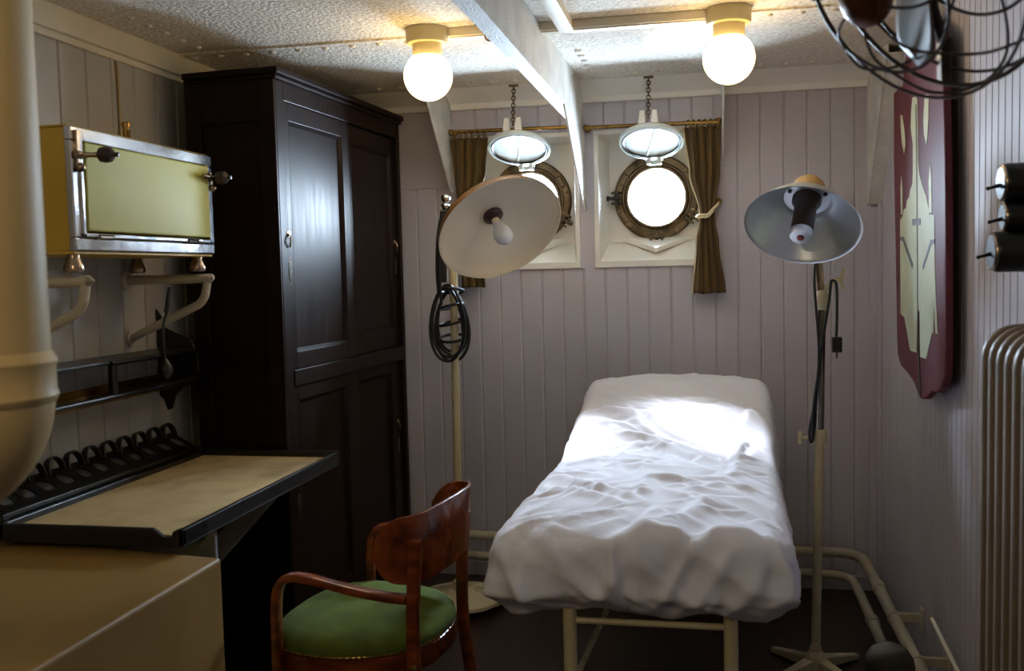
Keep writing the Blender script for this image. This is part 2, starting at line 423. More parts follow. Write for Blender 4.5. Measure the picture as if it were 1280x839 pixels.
def porthole(i):
    c = PORT[i]
    root = thing('porthole', ('round bronze porthole half hidden behind the big cream lamp shade, lid chained open',
                              'round bronze porthole beside the tied-back right curtain, lid chained open above it')[i],
                 'porthole', c, 'bronze portholes in the hull side')
    prof = [(.126, .02), (.124, -.014), (.129, -.024), (.138, -.024), (.146, -.016), (.152, -.016), (.158, -.028), (.182, -.028), (.190, -.020), (.190, 0), (.15, .0), (.126, .02)]
    MB().lathe(prof, c, (0, 1, 0), 64, False, False).build('ring', M_bronze, root, sharp=30)
    MB().lathe([(.1255, 0), (.1255, .006)], c + V((0, .008, 0)), (0, 1, 0), 48).build('glass', M_glass, root)
    for k in range(10):
        a = 2 * PI * (k + .35) / 10; q = c + V((math.cos(a) * .174, -.027, math.sin(a) * .174))
        MB().lathe([(.011, 0), (.011, -.004), (.007, -.007), (.0, -.008)], q, (0, 1, 0), 12, True, False).build('bolt', M_bronze, root)
    for k in range(6):                                                  # raised pads cast into the ring
        a = PI / 6 + PI / 3 * k; e = V((math.cos(a), 0, math.sin(a))); tn = V((-math.sin(a), 0, math.cos(a))); q = c + e * .166
        MB().hexa([q + tn * sx * .030 + e * sz * .014 + V((0, -.026, 0)) for sx, sz in ((-1, -1), (1, -1), (1, 1), (-1, 1))] +
                  [q + tn * sx * .022 + e * sz * .009 + V((0, -.036, 0)) for sx, sz in ((-1, -1), (1, -1), (1, 1), (-1, 1))]).build('pad', M_bronze, root, smooth=False, bevel=.002)
    for a in (PI, -PI / 2, -PI / 6):                                   # screw dogs
        e = V((math.cos(a), 0, math.sin(a))); tn = V((-math.sin(a), 0, math.cos(a))); q = c + e * .178
        d = MB()
        for sg in (-1, 1): d.prism([q + tn * (sg * .020) + V((0, -.028, 0)) - e * .022, q + tn * (sg * .020) + V((0, -.028, 0)) + e * .026,
                                    q + tn * (sg * .020) + V((0, -.058, 0)) + e * .020, q + tn * (sg * .020) + V((0, -.058, 0)) - e * .012], tn * (sg * .009))
        d.tube([q + V((0, -.046, 0)) - tn * .034, q + V((0, -.046, 0)) + tn * .034], .009, 12)
        d.tube([q + V((0, -.046, 0)) - e * .02, q + V((0, -.046, 0)) + e * .034], .008, 12)
        d.ball(q + V((0, -.046, 0)) + e * .038, .012, 12, 8)
        d.build('screw_dog', M_black if a == PI else M_bronze, root)
    # deadlight lid hung open on its hinge
    hinge = V((c.x - .004, YB + .085, 1.884)); phi = math.radians(23); out = V((-.03, -math.cos(phi), math.sin(phi))).normalized()
    side = V((1, 0, 0)); side = (side - side.dot(out) * out).normalized(); nrm = side.cross(out)
    if nrm.z > 0: nrm = -nrm                                           # towards the floor and the viewer
    cc = hinge + out * .148
    lid = MB().lathe([(.0, -.012), (.118, -.012), (.136, -.008), (.140, 0), (.138, .012), (.128, .014), (.126, .006)], cc, nrm, 48, True, False)
    lid.lathe([(.126, .006), (.0, .004)], cc, nrm, 48, False, False)
    lo = lid.build('deadlight', M_lid, root, sharp=30)
    MB().ring(cc + nrm * .0075, nrm, .121, .005, 48, 8).build('gasket', M_black, lo)
    MB().tube([cc + nrm * .006 - out * .115 - side * .03, cc + nrm * .006 + out * .115 + side * .03], .005, 8, sq=.7).build('rib', M_lid, lo)
    lg = MB()
    for sg in (-1, 1):
        b = cc + out * .134 + side * (sg * .026) - nrm * .002
        lg.prism([b - side * .016, b + side * .016, b + side * .010 - nrm * .055 + out * .01, b - side * .010 - nrm * .055 + out * .01], out * .012)
    lg.build('lug', M_white, lo, bevel=.002)
    hm = MB().box((hinge.x - .032, hinge.y - .02, hinge.z - .028), (hinge.x - .014, hinge.y + .03, hinge.z + .006))
    hm.box((hinge.x + .014, hinge.y - .02, hinge.z - .028), (hinge.x + .032, hinge.y + .03, hinge.z + .006))
    hm.tube([hinge - V((.04, 0, .004)), hinge + V((.04, 0, -.004))], .008, 12)
    hm.box((hinge.x - .028, hinge.y + .02, c.z + .14), (hinge.x + .028, YG - .015, hinge.z - .005))
    hm.build('hinge', M_lid, root, bevel=.002)
    top = V((c.x - .012, 4.12, ZC - .004)); bot = cc + out * .138 - nrm * .03; ch = MB(); n = 11
    for k in range(n):
        q = bot.lerp(top, (k + .5) / n); d = (top - bot).normalized(); x, y, z = frame_of(d)
        if k % 2: x, y = y, x
        L = (top - bot).length / n * .68; pts = []
        for j in range(14):
            a = 2 * PI * j / 14; pts.append(q + d * (math.cos(a) * L) + x * (math.sin(a) * .0075))
        ch.tube(pts, .0026, 6, closed=True)
    ch.box((top.x - .02, top.y - .012, ZC - .008), (top.x + .02, top.y + .012, ZC + .001))
    ch.build('chain', M_bronze, root)
porthole(0); porthole(1)

# ------------------------------------------------------------------ curtains and rods
YC = 4.19
def rod(x0, x1, z, label):
    r = thing('curtain_rod', label, 'curtain rod', (x0, YC, z), 'brass curtain rods')
    MB().tube([(x0, YC, z), (x1, YC, z - .006)], .0085, 14).build('rod', M_brass, r)
    for x in (x0 + .006, x1 - .006):
        b = MB().tube([(x, YC, z), (x, YB + .001, z)], .006, 10); b.lathe([(.016, 0), (.016, .006), (.009, .009)], (x, YB, z), (0, -1, 0), 16)
        b.ball((x, YC, z), .013, 12, 8); b.build('bracket', M_brass, r)
rod(-1.118, -.545, 2.024, 'brass curtain rod above the left porthole')
rod(-.512, .062, 2.012, 'brass curtain rod above the right porthole')

def curtain(rows, label, tie, left):
    """rows: (z, x0, x1, depth of folds)"""
    nz, nx = 60, 90; zs = [r[0] for r in rows]
    def interp(z):
        for a, b in zip(rows, rows[1:]):
            if a[0] >= z >= b[0]:
                t = (a[0] - z) / (a[0] - b[0]); t = t * t * (3 - 2 * t)
                return [a[k] * (1 - t) + b[k] * t for k in (1, 2, 3)]
        return list(rows[-1][1:])
    grid = []
    for i in range(nz + 1):
        z = zs[0] + (zs[-1] - zs[0]) * i / nz; x0, x1, d = interp(z)
        for j in range(nx + 1):
            u = j / nx; w = x1 - x0
            ph = u * 3.7 * 2 * PI + .9 * math.sin(z * 5)
            y = YC - .006 + d * (math.sin(ph) + .35 * math.sin(2.3 * ph + 1.3)) + .004 * noise.noise((u * 6, z * 3, left * 7.0))
            x = x0 + w * u + .16 * w / 3.7 * math.sin(ph * 2) * .5
            hem = .010 * noise.noise((u * 5, 3.3, left)) * (i / nz) ** 6
            grid.append((x, y, z + hem))
    fs = [(i * (nx + 1) + j, i * (nx + 1) + j + 1, (i + 1) * (nx + 1) + j + 1, (i + 1) * (nx + 1) + j) for i in range(nz) for j in range(nx)]
    root = thing('curtain', label, 'curtain', (rows[0][1], YC, zs[-1]), 'olive brown curtains')
    fab = MB().add(grid, fs).build('fabric', M_curt, root, sharp=180)
    s = fab.modifiers.new('solid', 'SOLIDIFY'); s.thickness = .004; s.offset = 0
    edge = 0
    pts = [V(grid[i * (nx + 1) + edge]) + V((-.002, -.002, 0)) for i in range(nz + 1)]
    if not left: MB().tube(pts, .0035, 6).build('braid_edge', M_braid, root)
    for k in range(6):
        x = rows[0][1] + .014 + (rows[0][2] - rows[0][1] - .028) * k / 5
        rg = MB().ring((x, YC, 2.008 if left else 1.999), (1, .55, 0), .020, .0032, 24, 8)
        rg.build('ring', M_brass, root)
    z, x0, x1 = tie; t = MB()
    n = 20; pp = []
    for k in range(n + 1):
        u = k / n; pp.append((x0 - .006 + (x1 - x0 + .012) * u, YC - .030 - .010 * math.sin(u * PI), z + .040 * u * u + (.004 * math.sin(u * 9))))
    pp.append((x1 + .012, YC - .005, z + .052)); pp.append((x1 + .014, YB - .02, z + .062))
    t.tube(pp, .0055, 8); t.tube([V(p) + V((0, -.001, -.010)) for p in pp[:-5]], .0045, 8)
    t.tube([(x0 - .006, YC - .03, z), (x0 - .012, YC, z), (x0, YC + .025, z + .01)], .005, 8)
    t.build('tieback', M_braid if not left else M_curt, root)
    h = MB().lathe([(.014, 0), (.014, .004), (.006, .007), (.006, .02), (.014, .028), (.014, .034), (.0, .040)], (x1 + .014, YB, z + .065), (0, -1, 0), 16, True, False)
    h.build('tieback_knob', M_brass, root)
curtain([(1.988, -.088, .056, .016), (1.80, -.070, .056, .014), (1.63, -.030, .034, .010), (1.60, -.030, .034, .010), (1.50, -.045, .05, .012), (1.285, -.062, .074, .014)],
        'olive brown curtain with a cream edge, tied back right of the right porthole', (1.612, -.03, .036), 0)
curtain([(1.992, -1.110, -.945, .017), (1.85, -1.105, -.955, .014), (1.66, -1.09, -1.02, .010), (1.62, -1.09, -1.02, .010), (1.50, -1.085, -.99, .012), (1.33, -1.085, -.968, .014)],
        'olive brown curtain left of the left porthole, partly behind the cream lamp', (1.655, -1.085, -1.02), 1)

# ------------------------------------------------------------------ ceiling globe lamps and cable ducts
def globe_lamp(c, label):
    r = thing('ceiling_lamp', label, 'ceiling lamp', (c[0], c[1], ZC), 'globe ceiling lamps')
    x, y = c
    MB().lathe([(.070, .0), (.070, -.040), (.066, -.048), (.052, -.050)], (x, y, ZC), (0, 0, 1), 40).build('base', M_base, r, sharp=30)
    MB().lathe([(.050, -.046), (.049, -.085), (.046, -.092), (.036, -.092)], (x, y, ZC), (0, 0, 1), 40).build('neck', M_base, r, sharp=30)
    R = .080; pr = []
    for k in range(33):
        a = PI * .20 + (PI - PI * .20) * k / 32
        pr.append((R * math.sin(a), R * math.cos(a)))
    zc = ZC - .088 - R * math.cos(PI * .20)
    MB().lathe(pr, (x, y, zc), (0, 0, 1), 40, True, False).build('globe', M_globe, r, sharp=60)
globe_lamp((-.895, 3.10), 'left round white globe lamp on the ceiling, near the wardrobe')
globe_lamp((.073, 3.13), 'right round white globe lamp on the ceiling, near the fan')
def duct(a, b, label, w=.038, h=.028):
    mb = MB().box((a[0], a[1], ZC - h), (b[0], b[1], ZC - .001))
    if abs(a[0] - b[0]) > abs(a[1] - b[1]):
        mb.box((a[0], min(a[1], b[1]) + .012, ZC - h - .004), (b[0], max(a[1], b[1]) + .006, ZC - h))
    else: mb.box((min(a[0], b[0]) - .004, a[1], ZC - h - .004), (max(a[0], b[0]) + .004, b[1], ZC - h))
    return tag(mb.build('cable_duct', M_cove, loc=(a[0], a[1], ZC), smooth=False, bevel=.002), label, 'cable duct', 'cream ceiling cable ducts')
duct((-.824, 3.10), (-.578, 3.14), 'cream cable duct on the ceiling between the left globe lamp and the beam')
duct((-.52, 3.115), (.002, 3.155), 'cream cable duct on the ceiling between the beam and the right globe lamp')
duct((-.455, 2.10), (-.415, 3.112), 'cream cable duct running along the ceiling beside the beam', h=.034)
hk = MB().tube(fillet([(-.70, 3.10, ZC), (-.70, 3.10, ZC - .045), (-.68, 3.10, ZC - .055), (-.665, 3.10, ZC - .035)], .012), .003, 8)
tag(hk.build('ceiling_hook', M_brass, loc=(-.70, 3.10, ZC)), 'small hook in the ceiling right of the left globe lamp', 'hook')

# ------------------------------------------------------------------ wardrobe
WA = V((-1.429, 3.08, 0)); WD = V((.063, .998, 0)).normalized(); WN = V((-WD.y, WD.x, 0))   # WN points into the wardrobe
def wp(u, v, z): return WA + WD * u + WN * v + V((0, 0, z))
def wbox(mb, u0, u1, v0, v1, z0, z1):
    mb.hexa([wp(u0, v0, z0), wp(u1, v0, z0), wp(u1, v1, z0), wp(u0, v1, z0), wp(u0, v0, z1), wp(u1, v0, z1), wp(u1, v1, z1), wp(u0, v1, z1)]); return mb
ward = thing('wardrobe', 'tall dark stained wooden wardrobe with four panelled doors along the left wall', 'wardrobe', WA)
UW, WV = 1.125, .345
b = MB()
wbox(b, 0, .055, 0, .05, 0, 2.07); wbox(b, UW - .03, UW, 0, .05, 0, 2.07)                 # front stiles
wbox(b, .055, UW - .03, 0, .05, 2.005, 2.07); wbox(b, .055, UW - .03, -.004, .06, 1.012, 1.071); wbox(b, .055, UW - .03, 0, .05, 0, .11)
wbox(b, 0, .022, .05, WV, 0, 2.07); wbox(b, UW - .022, UW, .05, WV, 0, 2.07)               # ends
wbox(b, .02, UW - .02, WV - .02, WV, 0, 2.07); wbox(b, 0, UW, .03, WV, 2.05, 2.07)
wbox(b, -.012, 0, 0, .06, 0, 2.07); wbox(b, -.012, 0, WV - .06, WV, 0, 2.07)               # frame of the near end
wbox(b, -.012, 0, .06, WV - .06, 1.93, 2.07); wbox(b, -.012, 0, .06, WV - .06, 1.0, 1.08); wbox(b, -.012, 0, .06, WV - .06, 0, .12)
b.build('body', M_dark, ward, smooth=False, bevel=.003)
c = MB(); wbox(c, -.018, UW + .004, -.012, WV, 2.070, 2.085); wbox(c, -.026, UW + .008, -.022, WV, 2.085, 2.108)
c.build('cornice', M_dark, ward, smooth=False, bevel=.006, bseg=3)
def wdoor(u0, u1, z0, z1, v, pu0, pu1, pz0, pz1):
    d = MB(); t = .024
    wbox(d, u0, pu0, v, v + t, z0, z1); wbox(d, pu1, u1, v, v + t, z0, z1)
    wbox(d, pu0, pu1, v, v + t, z0, pz0); wbox(d, pu0, pu1, v, v + t, pz1, z1)
    o = d.build('door', M_dark, ward, smooth=False, bevel=.002)
    p = MB(); wbox(p, pu0 - .004, pu1 + .004, v + .014, v + .021, pz0 - .004, pz1 + .004); p.build('panel', M_dark, o, smooth=False)
    q = MB(); s = .012                                                # moulding round the panel
    for (a0, a1, c0, c1) in ((pu0, pu1, pz0, pz0 + s), (pu0, pu1, pz1 - s, pz1)):
        f = 1 if c0 == pz0 else -1
        lo, hi = (pz0, pz0 + s) if f == 1 else (pz1, pz1 - s)
        q.add([wp(a0, v, lo), wp(a1, v, lo), wp(a1 - s, v + .013, hi), wp(a0 + s, v + .013, hi)], [(0, 1, 2, 3)])
    q.add([wp(pu0, v, pz0), wp(pu0, v, pz1), wp(pu0 + s, v + .013, pz1 - s), wp(pu0 + s, v + .013, pz0 + s)], [(0, 1, 2, 3)])
    q.add([wp(pu1, v, pz0), wp(pu1, v, pz1), wp(pu1 - s, v + .013, pz1 - s), wp(pu1 - s, v + .013, pz0 + s)], [(0, 1, 2, 3)])
    q.build('moulding', M_dark, o, smooth=False)
    return o
def pull(o, u, v, z0, z1, m=M_nickel):
    q = MB(); prof = []
    h = (z1 - z0) / 2; zc = (z0 + z1) / 2; w = .013; n = 24
    ring_o, ring_i = [], []
    for k in range(n):
        a = 2 * PI * k / n; ca, sa = math.cos(a), math.sin(a)
        du = w * ca; dz = (h - w) * (1 if sa > 0 else -1) * (abs(sa) > 1e-6) + w * sa
        ring_o.append(wp(u + du, v - .002, zc + dz)); ring_i.append(wp(u + du * .62, v - .0035, zc + dz * .90))
    back_ = [wp(u, v - .002, zc)]
    q.add(ring_o + ring_i, [(k, (k + 1) % n, n + (k + 1) % n, n + k) for k in range(n)])
    q.tube([wp(u, v - .003, z0 - .012), wp(u, v + .002, z0 - .012)], .004, 10); q.tube([wp(u, v - .003, z1 + .012), wp(u, v + .002, z1 + .012)], .004, 10)
    q.build('flush_pull', m, o, sharp=60)
    MB().add(ring_i, [tuple(range(n))]).build('pull_recess', M_black, o, smooth=False)
def lock(o, u, v, zc):
    q = MB().lathe([(.0, -.004), (.011, -.004), (.014, -.001), (.014, .003)], wp(u, v, zc + .012), WN, 20, False, False)
    q.tube([wp(u, v - .008, zc + .010), wp(u, v, zc + .010)], .005, 10)
    q.tube(fillet([wp(u, v - .008, zc + .008), wp(u - .004, v - .012, zc - .012), wp(u, v - .006, zc - .034)], .01), .003, 8)
    q.build('lock', M_nickel, o)
d1 = wdoor(.055, .580, 1.073, 2.003, .002, .088, .520, 1.133, 1.940)
d2 = wdoor(.585, UW - .032, 1.073, 2.003, .016, .632, 1.048, 1.160, 1.930)
d3 = wdoor(.055, .580, .112, 1.010, .002, .092, .492, .20, .960)
d4 = wdoor(.585, UW - .032, .112, 1.010, .016, .632, .985, .20, .960)
pull(d1, .056, .002, 1.385, 1.455); lock(d1, .054, .002, 1.535)
pull(d2, 1.075, .016, 1.400, 1.470); lock(d2, 1.075, .016, 1.53)
pull(d3, .062, .002, .56, .63); lock(d3, .062, .002, .675)
pull(d4, 1.040, .016, .585, .660); lock(d4, 1.040, .016, .72)

# ------------------------------------------------------------------ steriliser on its tube brackets
SX, SY0, SY1, SZ0, SZ1 = -1.572, 2.188, 2.882, 1.478, 1.793
st = thing('steriliser', 'pale yellow enamelled steriliser cabinet with a chrome framed door above the black rack', 'steriliser', (SX - .14, (SY0 + SY1) / 2, SZ0 - .055))
b = MB().box((SX - .27, SY0, SZ0), (SX - .02, SY1, SZ1)); b.box((SX - .275, SY0 - .004, SZ1), (SX - .012, SY1 + .004, SZ1 + .006)); b.box((SX - .275, SY0 - .004, SZ0 - .008), (SX - .008, SY1 + .004, SZ0))
b.build('body', M_steris, st, smooth=False, bevel=.004)
f = MB(); t = .034
f.box((SX - .02, SY0 - .006, SZ0), (SX, SY1 + .006, SZ0 + t)); f.box((SX - .02, SY0 - .006, SZ1 - t), (SX, SY1 + .006, SZ1 + .002))
f.box((SX - .02, SY0 - .006, SZ0 + t), (SX, SY0 + .030, SZ1 - t)); f.box((SX - .02, SY1 - .030, SZ0 + t), (SX, SY1 + .006, SZ1 - t))
f.build('door_frame', M_chrome, st, smooth=False, bevel=.004)
dr = MB().box((SX - .010, SY0 + .036, SZ0 + .052), (SX + .010, SY1 - .034, SZ1 - .036)).build('door', M_steri, st, smooth=False, bevel=.004)
ed = MB()
for (y0, y1, z0, z1) in ((SY0 + .022, SY1 - .02, SZ0 + .036, SZ0 + .046), (SY0 + .022, SY0 + .034, SZ0 + .036, SZ1 - .03), (SY1 - .032, SY1 - .02, SZ0 + .036, SZ1 - .03)): ed.box((SX - .004, y0, z0), (SX + .006, y1, z1))
ed.build('door_edge', M_chrome, dr, smooth=False, bevel=.002)
knob_prof = [(.0, .0), (.010, .0), (.018, .006), (.021, .020), (.019, .034), (.010, .042), (.006, .044), (.006, .054), (.0, .055)]
for y, tip in ((SY0 + .016, V((SX + .052, SY0 + .034, 1.722))), (SY1 - .010, V((SX + .026, SY1 - .010, 1.722)))):   # screw latches with brown knobs
    l = MB().box((SX, y - .008, 1.690), (SX + .008, y + .008, 1.785 if y < 2.5 else 1.74)); l.tube([(SX + .012, y - .018, 1.722), (SX + .012, y + .018, 1.722)], .010, 12)
    l.ball((SX + .010, y, 1.690), .012, 12, 8)
    if y < 2.5: l.tube([(SX + .010, y, 1.722), tip], .007, 12); d = V((1, .25, 0))
    else: l.tube([tip + V((0, -.085, 0)), tip], .0075, 12); l.tube([(SX + .010, y, 1.722), tip], .006, 10); d = V((1, .0, 0))
    lo = l.build('latch', M_nickel, st, bevel=.002)
    MB().lathe(knob_prof, tip - d.normalized() * .004, d, 20, False, False).build('knob', M_ceram, lo)
for y in (SY0 + .115, SY1 - .135):
    h = MB().box((SX, y - .035, SZ0 + .030), (SX + .006, y + .035, SZ0 + .046)); h.tube([(SX + .008, y - .03, SZ0 + .036), (SX + .008, y + .03, SZ0 + .036)], .006, 10)
    h.build('hinge', M_chrome, st, bevel=.002)
for x in (SX - .03, SX - .245):
    for y in (SY0 + .022, SY1 - .055):
        MB().lathe([(.016, 0), (.015, -.010), (.021, -.022), (.026, -.040), (.024, -.048), (.016, -.050)], (x, y, SZ0 - .006), (0, 0, 1), 20).build('foot', M_nickel, st)
th = MB().tube([(-1.75, 2.70, SZ1), (-1.75, 2.70, SZ1 + .085)], .010, 14)
th.lathe([(.014, 0), (.014, .012), (.010, .016)], (-1.75, 2.70, SZ1 + .078), (0, 0, 1), 16); th.lathe([(.016, 0), (.014, .01), (.010, .014)], (-1.75, 2.70, SZ1 + .004), (0, 0, 1), 16)
th.box((-1.742, 2.694, SZ1 + .02), (-1.738, 2.706, SZ1 + .07)); th.build('thermometer', M_brass, st)

def wall_bracket(y, label):
    r = thing('shelf_bracket', label, 'bracket', (XL, y, 1.40), 'tube brackets under the steriliser')
    z = SZ0 - .078
    MB().tube(fillet([(XL, y, z), (SX + .012, y, z), (SX + .012, y, z)], .01), .0155, 14).build('bar', M_tubeg, r)
    MB().tube(fillet([(SX + .002, y, z - .004), (SX - .012, y, z - .075), (XL + .01, y, 1.210), ], .075, 12), .0135, 14).build('brace', M_tubeg, r)
    fl = MB().lathe([(.032, 0), (.032, .006), (.02, .010)], (XL, y, z), (1, 0, 0), 20); fl.build('wall_flange', M_tubeg, r)
    MB().lathe([(.024, 0), (.024, .012)], (XL, y, 1.210), (1, 0, 0), 16).build('wall_flange', M_tubeg, r)
wall_bracket(SY0 + .022, 'light grey tube bracket under the near end of the steriliser')
wall_bracket(SY1 - .055, 'light grey tube bracket under the far end of the steriliser')
pq = atX(207, 462, -1.672); pt_ = V((-1.672, 2.77, 1.370)); pm = atX(204, 410, -1.672)
wc = MB().tube(catmull([pt_, pt_.lerp(pm, .5) + V((0, .01, 0)), pm, pq + V((0, 0, .03))], 8), .0045, 8)
for k in range(9): wc.ball(pt_.lerp(pm, k / 14), .0065, 8, 6)
r = thing('hanging_plug', 'black cord with a round plug hanging at the far end of the black rack', 'cord', pq - V((0, 0, .035)))
wc.build('cord', M_cord, r); MB().lathe([(.006, .035), (.014, .025), (.024, .010), (.026, -.006), (.019, -.022), (.008, -.030)], pq, (0, 0, 1), 18).build('plug', M_bake, r)
wr = MB().tube(fillet([(XL + .006, 2.50, 2.17), (XL + .006, 2.80, 2.15), (XL + .006, 2.83, 2.10), (XL + .006, 2.83, 1.60)], .06), .004, 8)
tag(wr.build('wall_cable', M_tan, loc=(XL, 2.83, 1.6)), 'thin cable bending down the left wall above the steriliser', 'cable')

# ------------------------------------------------------------------ black wall rack
rk = thing('wall_rack', 'black metal wall rack with two shelves and a scrolled end below the steriliser', 'rack', (XL, 2.6, 1.0))
YE = 2.985
sc = [(-.0, 1.30), (.018, 1.275), (.030, 1.235), (.075, 1.215), (.125, 1.195), (.150, 1.150), (.152, 1.085), (.140, 1.045), (.090, 1.030), (.060, 1.00), (.045, .955), (.028, .950), (.015, .985), (0, 1.0)]
for y in (YE, 2.11):
    MB().prism([(XL + .002 + a, y, z) for a, z in sc], (0, .010, 0)).build('end_plate', M_black, rk, smooth=False, bevel=.002)
MB().box((XL + .002, 2.12, 1.155), (XL + .150, YE, 1.165)).build('upper_shelf', M_black, rk, smooth=False, bevel=.002)
lsh = MB().box((XL + .002, 2.12, 1.045), (XL + .145, YE, 1.052)); lsh.box((XL + .002, 2.12, 1.052), (XL + .006, YE, 1.075))
lsh.build('lower_shelf', M_brass, rk, smooth=False)
rl = MB().tube([(XL + .152, 2.12, 1.060), (XL + .152, YE, 1.060)], .009, 12); rl.tube([(XL + .152, 2.50, 1.158), (XL + .152, YE, 1.158)], .008, 12)
rl.build('rail', M_black, rk)
MB().box((XL + .140, 2.500, 1.056), (XL + .156, 2.525, 1.163)).build('post', M_black, rk, smooth=False, bevel=.002)

# ------------------------------------------------------------------ table with the tray top and bottle rack
TX0, TX1, TY0, TY1, TZ = -1.745, -1.238, 2.060, 3.055, .800
tb = thing('wall_table', 'black rimmed wall table with a worn cream top between wardrobe and cream cabinet', 'table', (TX0, 2.55, .70))
MB().box((TX0 + .012, TY0 + .012, TZ - .035), (TX1 - .012, TY1 - .012, TZ - .017)).build('tabletop', M_tray, tb, smooth=False)
rm = MB(); rh, rb = TZ, TZ - .042
rm.box((TX1 - .014, TY0, rb), (TX1, TY1 - .005, rh)); rm.box((TX0, TY0, rb), (TX0 + .012, TY1, rh)); rm.box((TX0, TY1 - .016, rb), (TX1, TY1 - .002, rh + .004))
xa, xb = TX1 - .082, TX1 - .012
rm.prism([(TX0, TY0, rb), (TX1, TY0, rb), (TX1, TY0, rh), (xb - .004, TY0, rh), (xb - .016, TY0, rh - .006), (xb - .022, TY0, rh - .019), (xa + .030, TY0, rh - .020), (xa + .016, TY0, rh - .010), (xa, TY0, rh), (TX0, TY0, rh)], (0, .014, 0))
rm.box((TX0, TY0, rb - .004), (TX1, TY1, rb + .004))
rm.build('rim', M_black, tb, smooth=False, bevel=.003)
ap = MB().box((TX0 + .02, TY0 + .20, .60), (TX1 - .03, TY0 + .215, .752)); ap.box((TX0 + .02, TY0 + .20, .66), (TX0 + .035, TY1 - .08, .752))
ap.tube([(TX1 - .07, TY0 + .195, .70), (TX1 - .03, TY0 + .195, .745)], .010, 8)
ap.build('apron', M_grey, tb, smooth=False, bevel=.003)
bc = MB(); p, q = V((TX1 - .06, 2.66, .745)), V((XL + .012, 2.66, .22))
bc.prism([p + V((-.06, 0, .004)), p + V((.025, 0, .004)), q + V((0, 0, -.08)), q + V((0, 0, 0))], (0, .035, 0))
bc.build('brace', M_grey, tb, smooth=False, bevel=.003)

br = thing('bottle_rack', 'black sloping bottle rack with a row of round openings along the back of the table', 'rack', (XL, 2.6, .80))
N = 11; y0, y1 = 2.10, 3.03; P0 = V((TX0 - .004, 0, .812)); P1 = V((XL + .012, 0, .862)); dy = (y1 - y0) / N
bd = MB(); E = (P1 - P0); el = E.length; En = E.normalized()
for k in range(N):
    ya = y0 + k * dy; n = 24; cu, cy_ = el * .50, ya + dy / 2; inn = []; out = []
    for j in range(n):
        a = 2 * PI * j / n; ca, sa = math.cos(a), math.sin(a)
        inn.append(P0 + En * (cu + .030 * ca) + V((0, cy_ + .026 * sa, 0)))
        t = min(abs((el * .5) / ca) if abs(ca) > 1e-6 else 9, abs((dy / 2) / sa) if abs(sa) > 1e-6 else 9)
        out.append(P0 + En * (cu + t * ca) + V((0, cy_ + t * sa, 0)))
    bd.add(inn + out, [(j, (j + 1) % n, n + (j + 1) % n, n + j) for j in range(n)])
    for sx, sy in ((0, 0), (1, 0), (1, 1), (0, 1)):
        Q = P0 + En * (el * sx) + V((0, ya + dy * sy, 0)); a = math.atan2(Q.y - cy_, (el * sx) - cu) % (2 * PI); j = int(a / (2 * PI / n))
        bd.add([out[j], Q, out[(j + 1) % n]], [(0, 1, 2)])
bo = bd.build('board', M_black, br, smooth=False); s = bo.modifiers.new('solid', 'SOLIDIFY'); s.thickness = .006; s.offset = 0
for k in range(N):
    yc = y0 + (k + .5) * dy; pts = []
    for j in range(15):
        a = PI * j / 14
        pts.append(V((XL + .030, yc + .034 * math.cos(a), .856 + .044 * math.sin(a) ** .8)) + V((-.012 * math.sin(a), 0, 0)))
    MB().sweep(pts, rrect(.006, .022, .0025, 2), (0, 1, 0)).build('bottle_ring', M_black, br, sharp=50)
lp = MB().box((XL + .004, y0, .800), (TX0 - .002, y1, .806)); lp.box((TX0 - .010, y0 - .02, .79), (TX0 - .002, y1 + .01, .816)); lp.build('ledge', M_black, br, smooth=False, bevel=.001)

# ------------------------------------------------------------------ cream cabinet in the foreground and the duct
BX, BY, BZ = -1.134, 2.048, .740
cb = thing('cabinet', 'cream painted metal cabinet in the lower left foreground', 'cabinet', (-1.45, 1.5, 0))
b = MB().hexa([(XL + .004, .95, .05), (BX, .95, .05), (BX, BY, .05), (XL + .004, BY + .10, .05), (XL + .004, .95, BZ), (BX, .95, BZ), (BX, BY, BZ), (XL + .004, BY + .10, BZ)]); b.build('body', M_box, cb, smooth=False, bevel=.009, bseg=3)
MB().box((XL + .02, .97, 0), (BX - .04, BY - .04, .06)).build('plinth', M_black, cb, smooth=False)

CXc, CYc, CR = -.985, 1.15, .092
dk = thing('ventilation_duct', 'wide cream painted duct with a collar and elbow at the left edge of the picture', 'duct', (CXc, CYc, 1.10))
MB().tube([(CXc - .045 * 0, CYc, ZC), (CXc, CYc, 1.29)], CR - .004, 48).build('upright', M_duct, dk)
k_ = MB().lathe([(CR - .004, .06), (CR + .001, .052), (CR + .004, .045), (CR + .001, .036), (CR + .001, .006), (CR + .004, -.002), (CR + .001, -.010), (CR - .004, -.016)], (CXc, CYc, 1.245), (0, 0, 1), 48, False, False)
k_.build('collar', M_duct, dk)
el = []; ER = .098
for j in range(17):
    a = PI / 2 * j / 16
    el.append((CXc - ER + ER * math.cos(a), CYc + .0, 1.30 - .05 - ER * math.sin(a)))
el = [(CXc, CYc, 1.30)] + el + [(XL + .0, CYc, el[-1][2])]
MB().tube(el, CR - .001, 48).build('elbow', M_duct, dk)

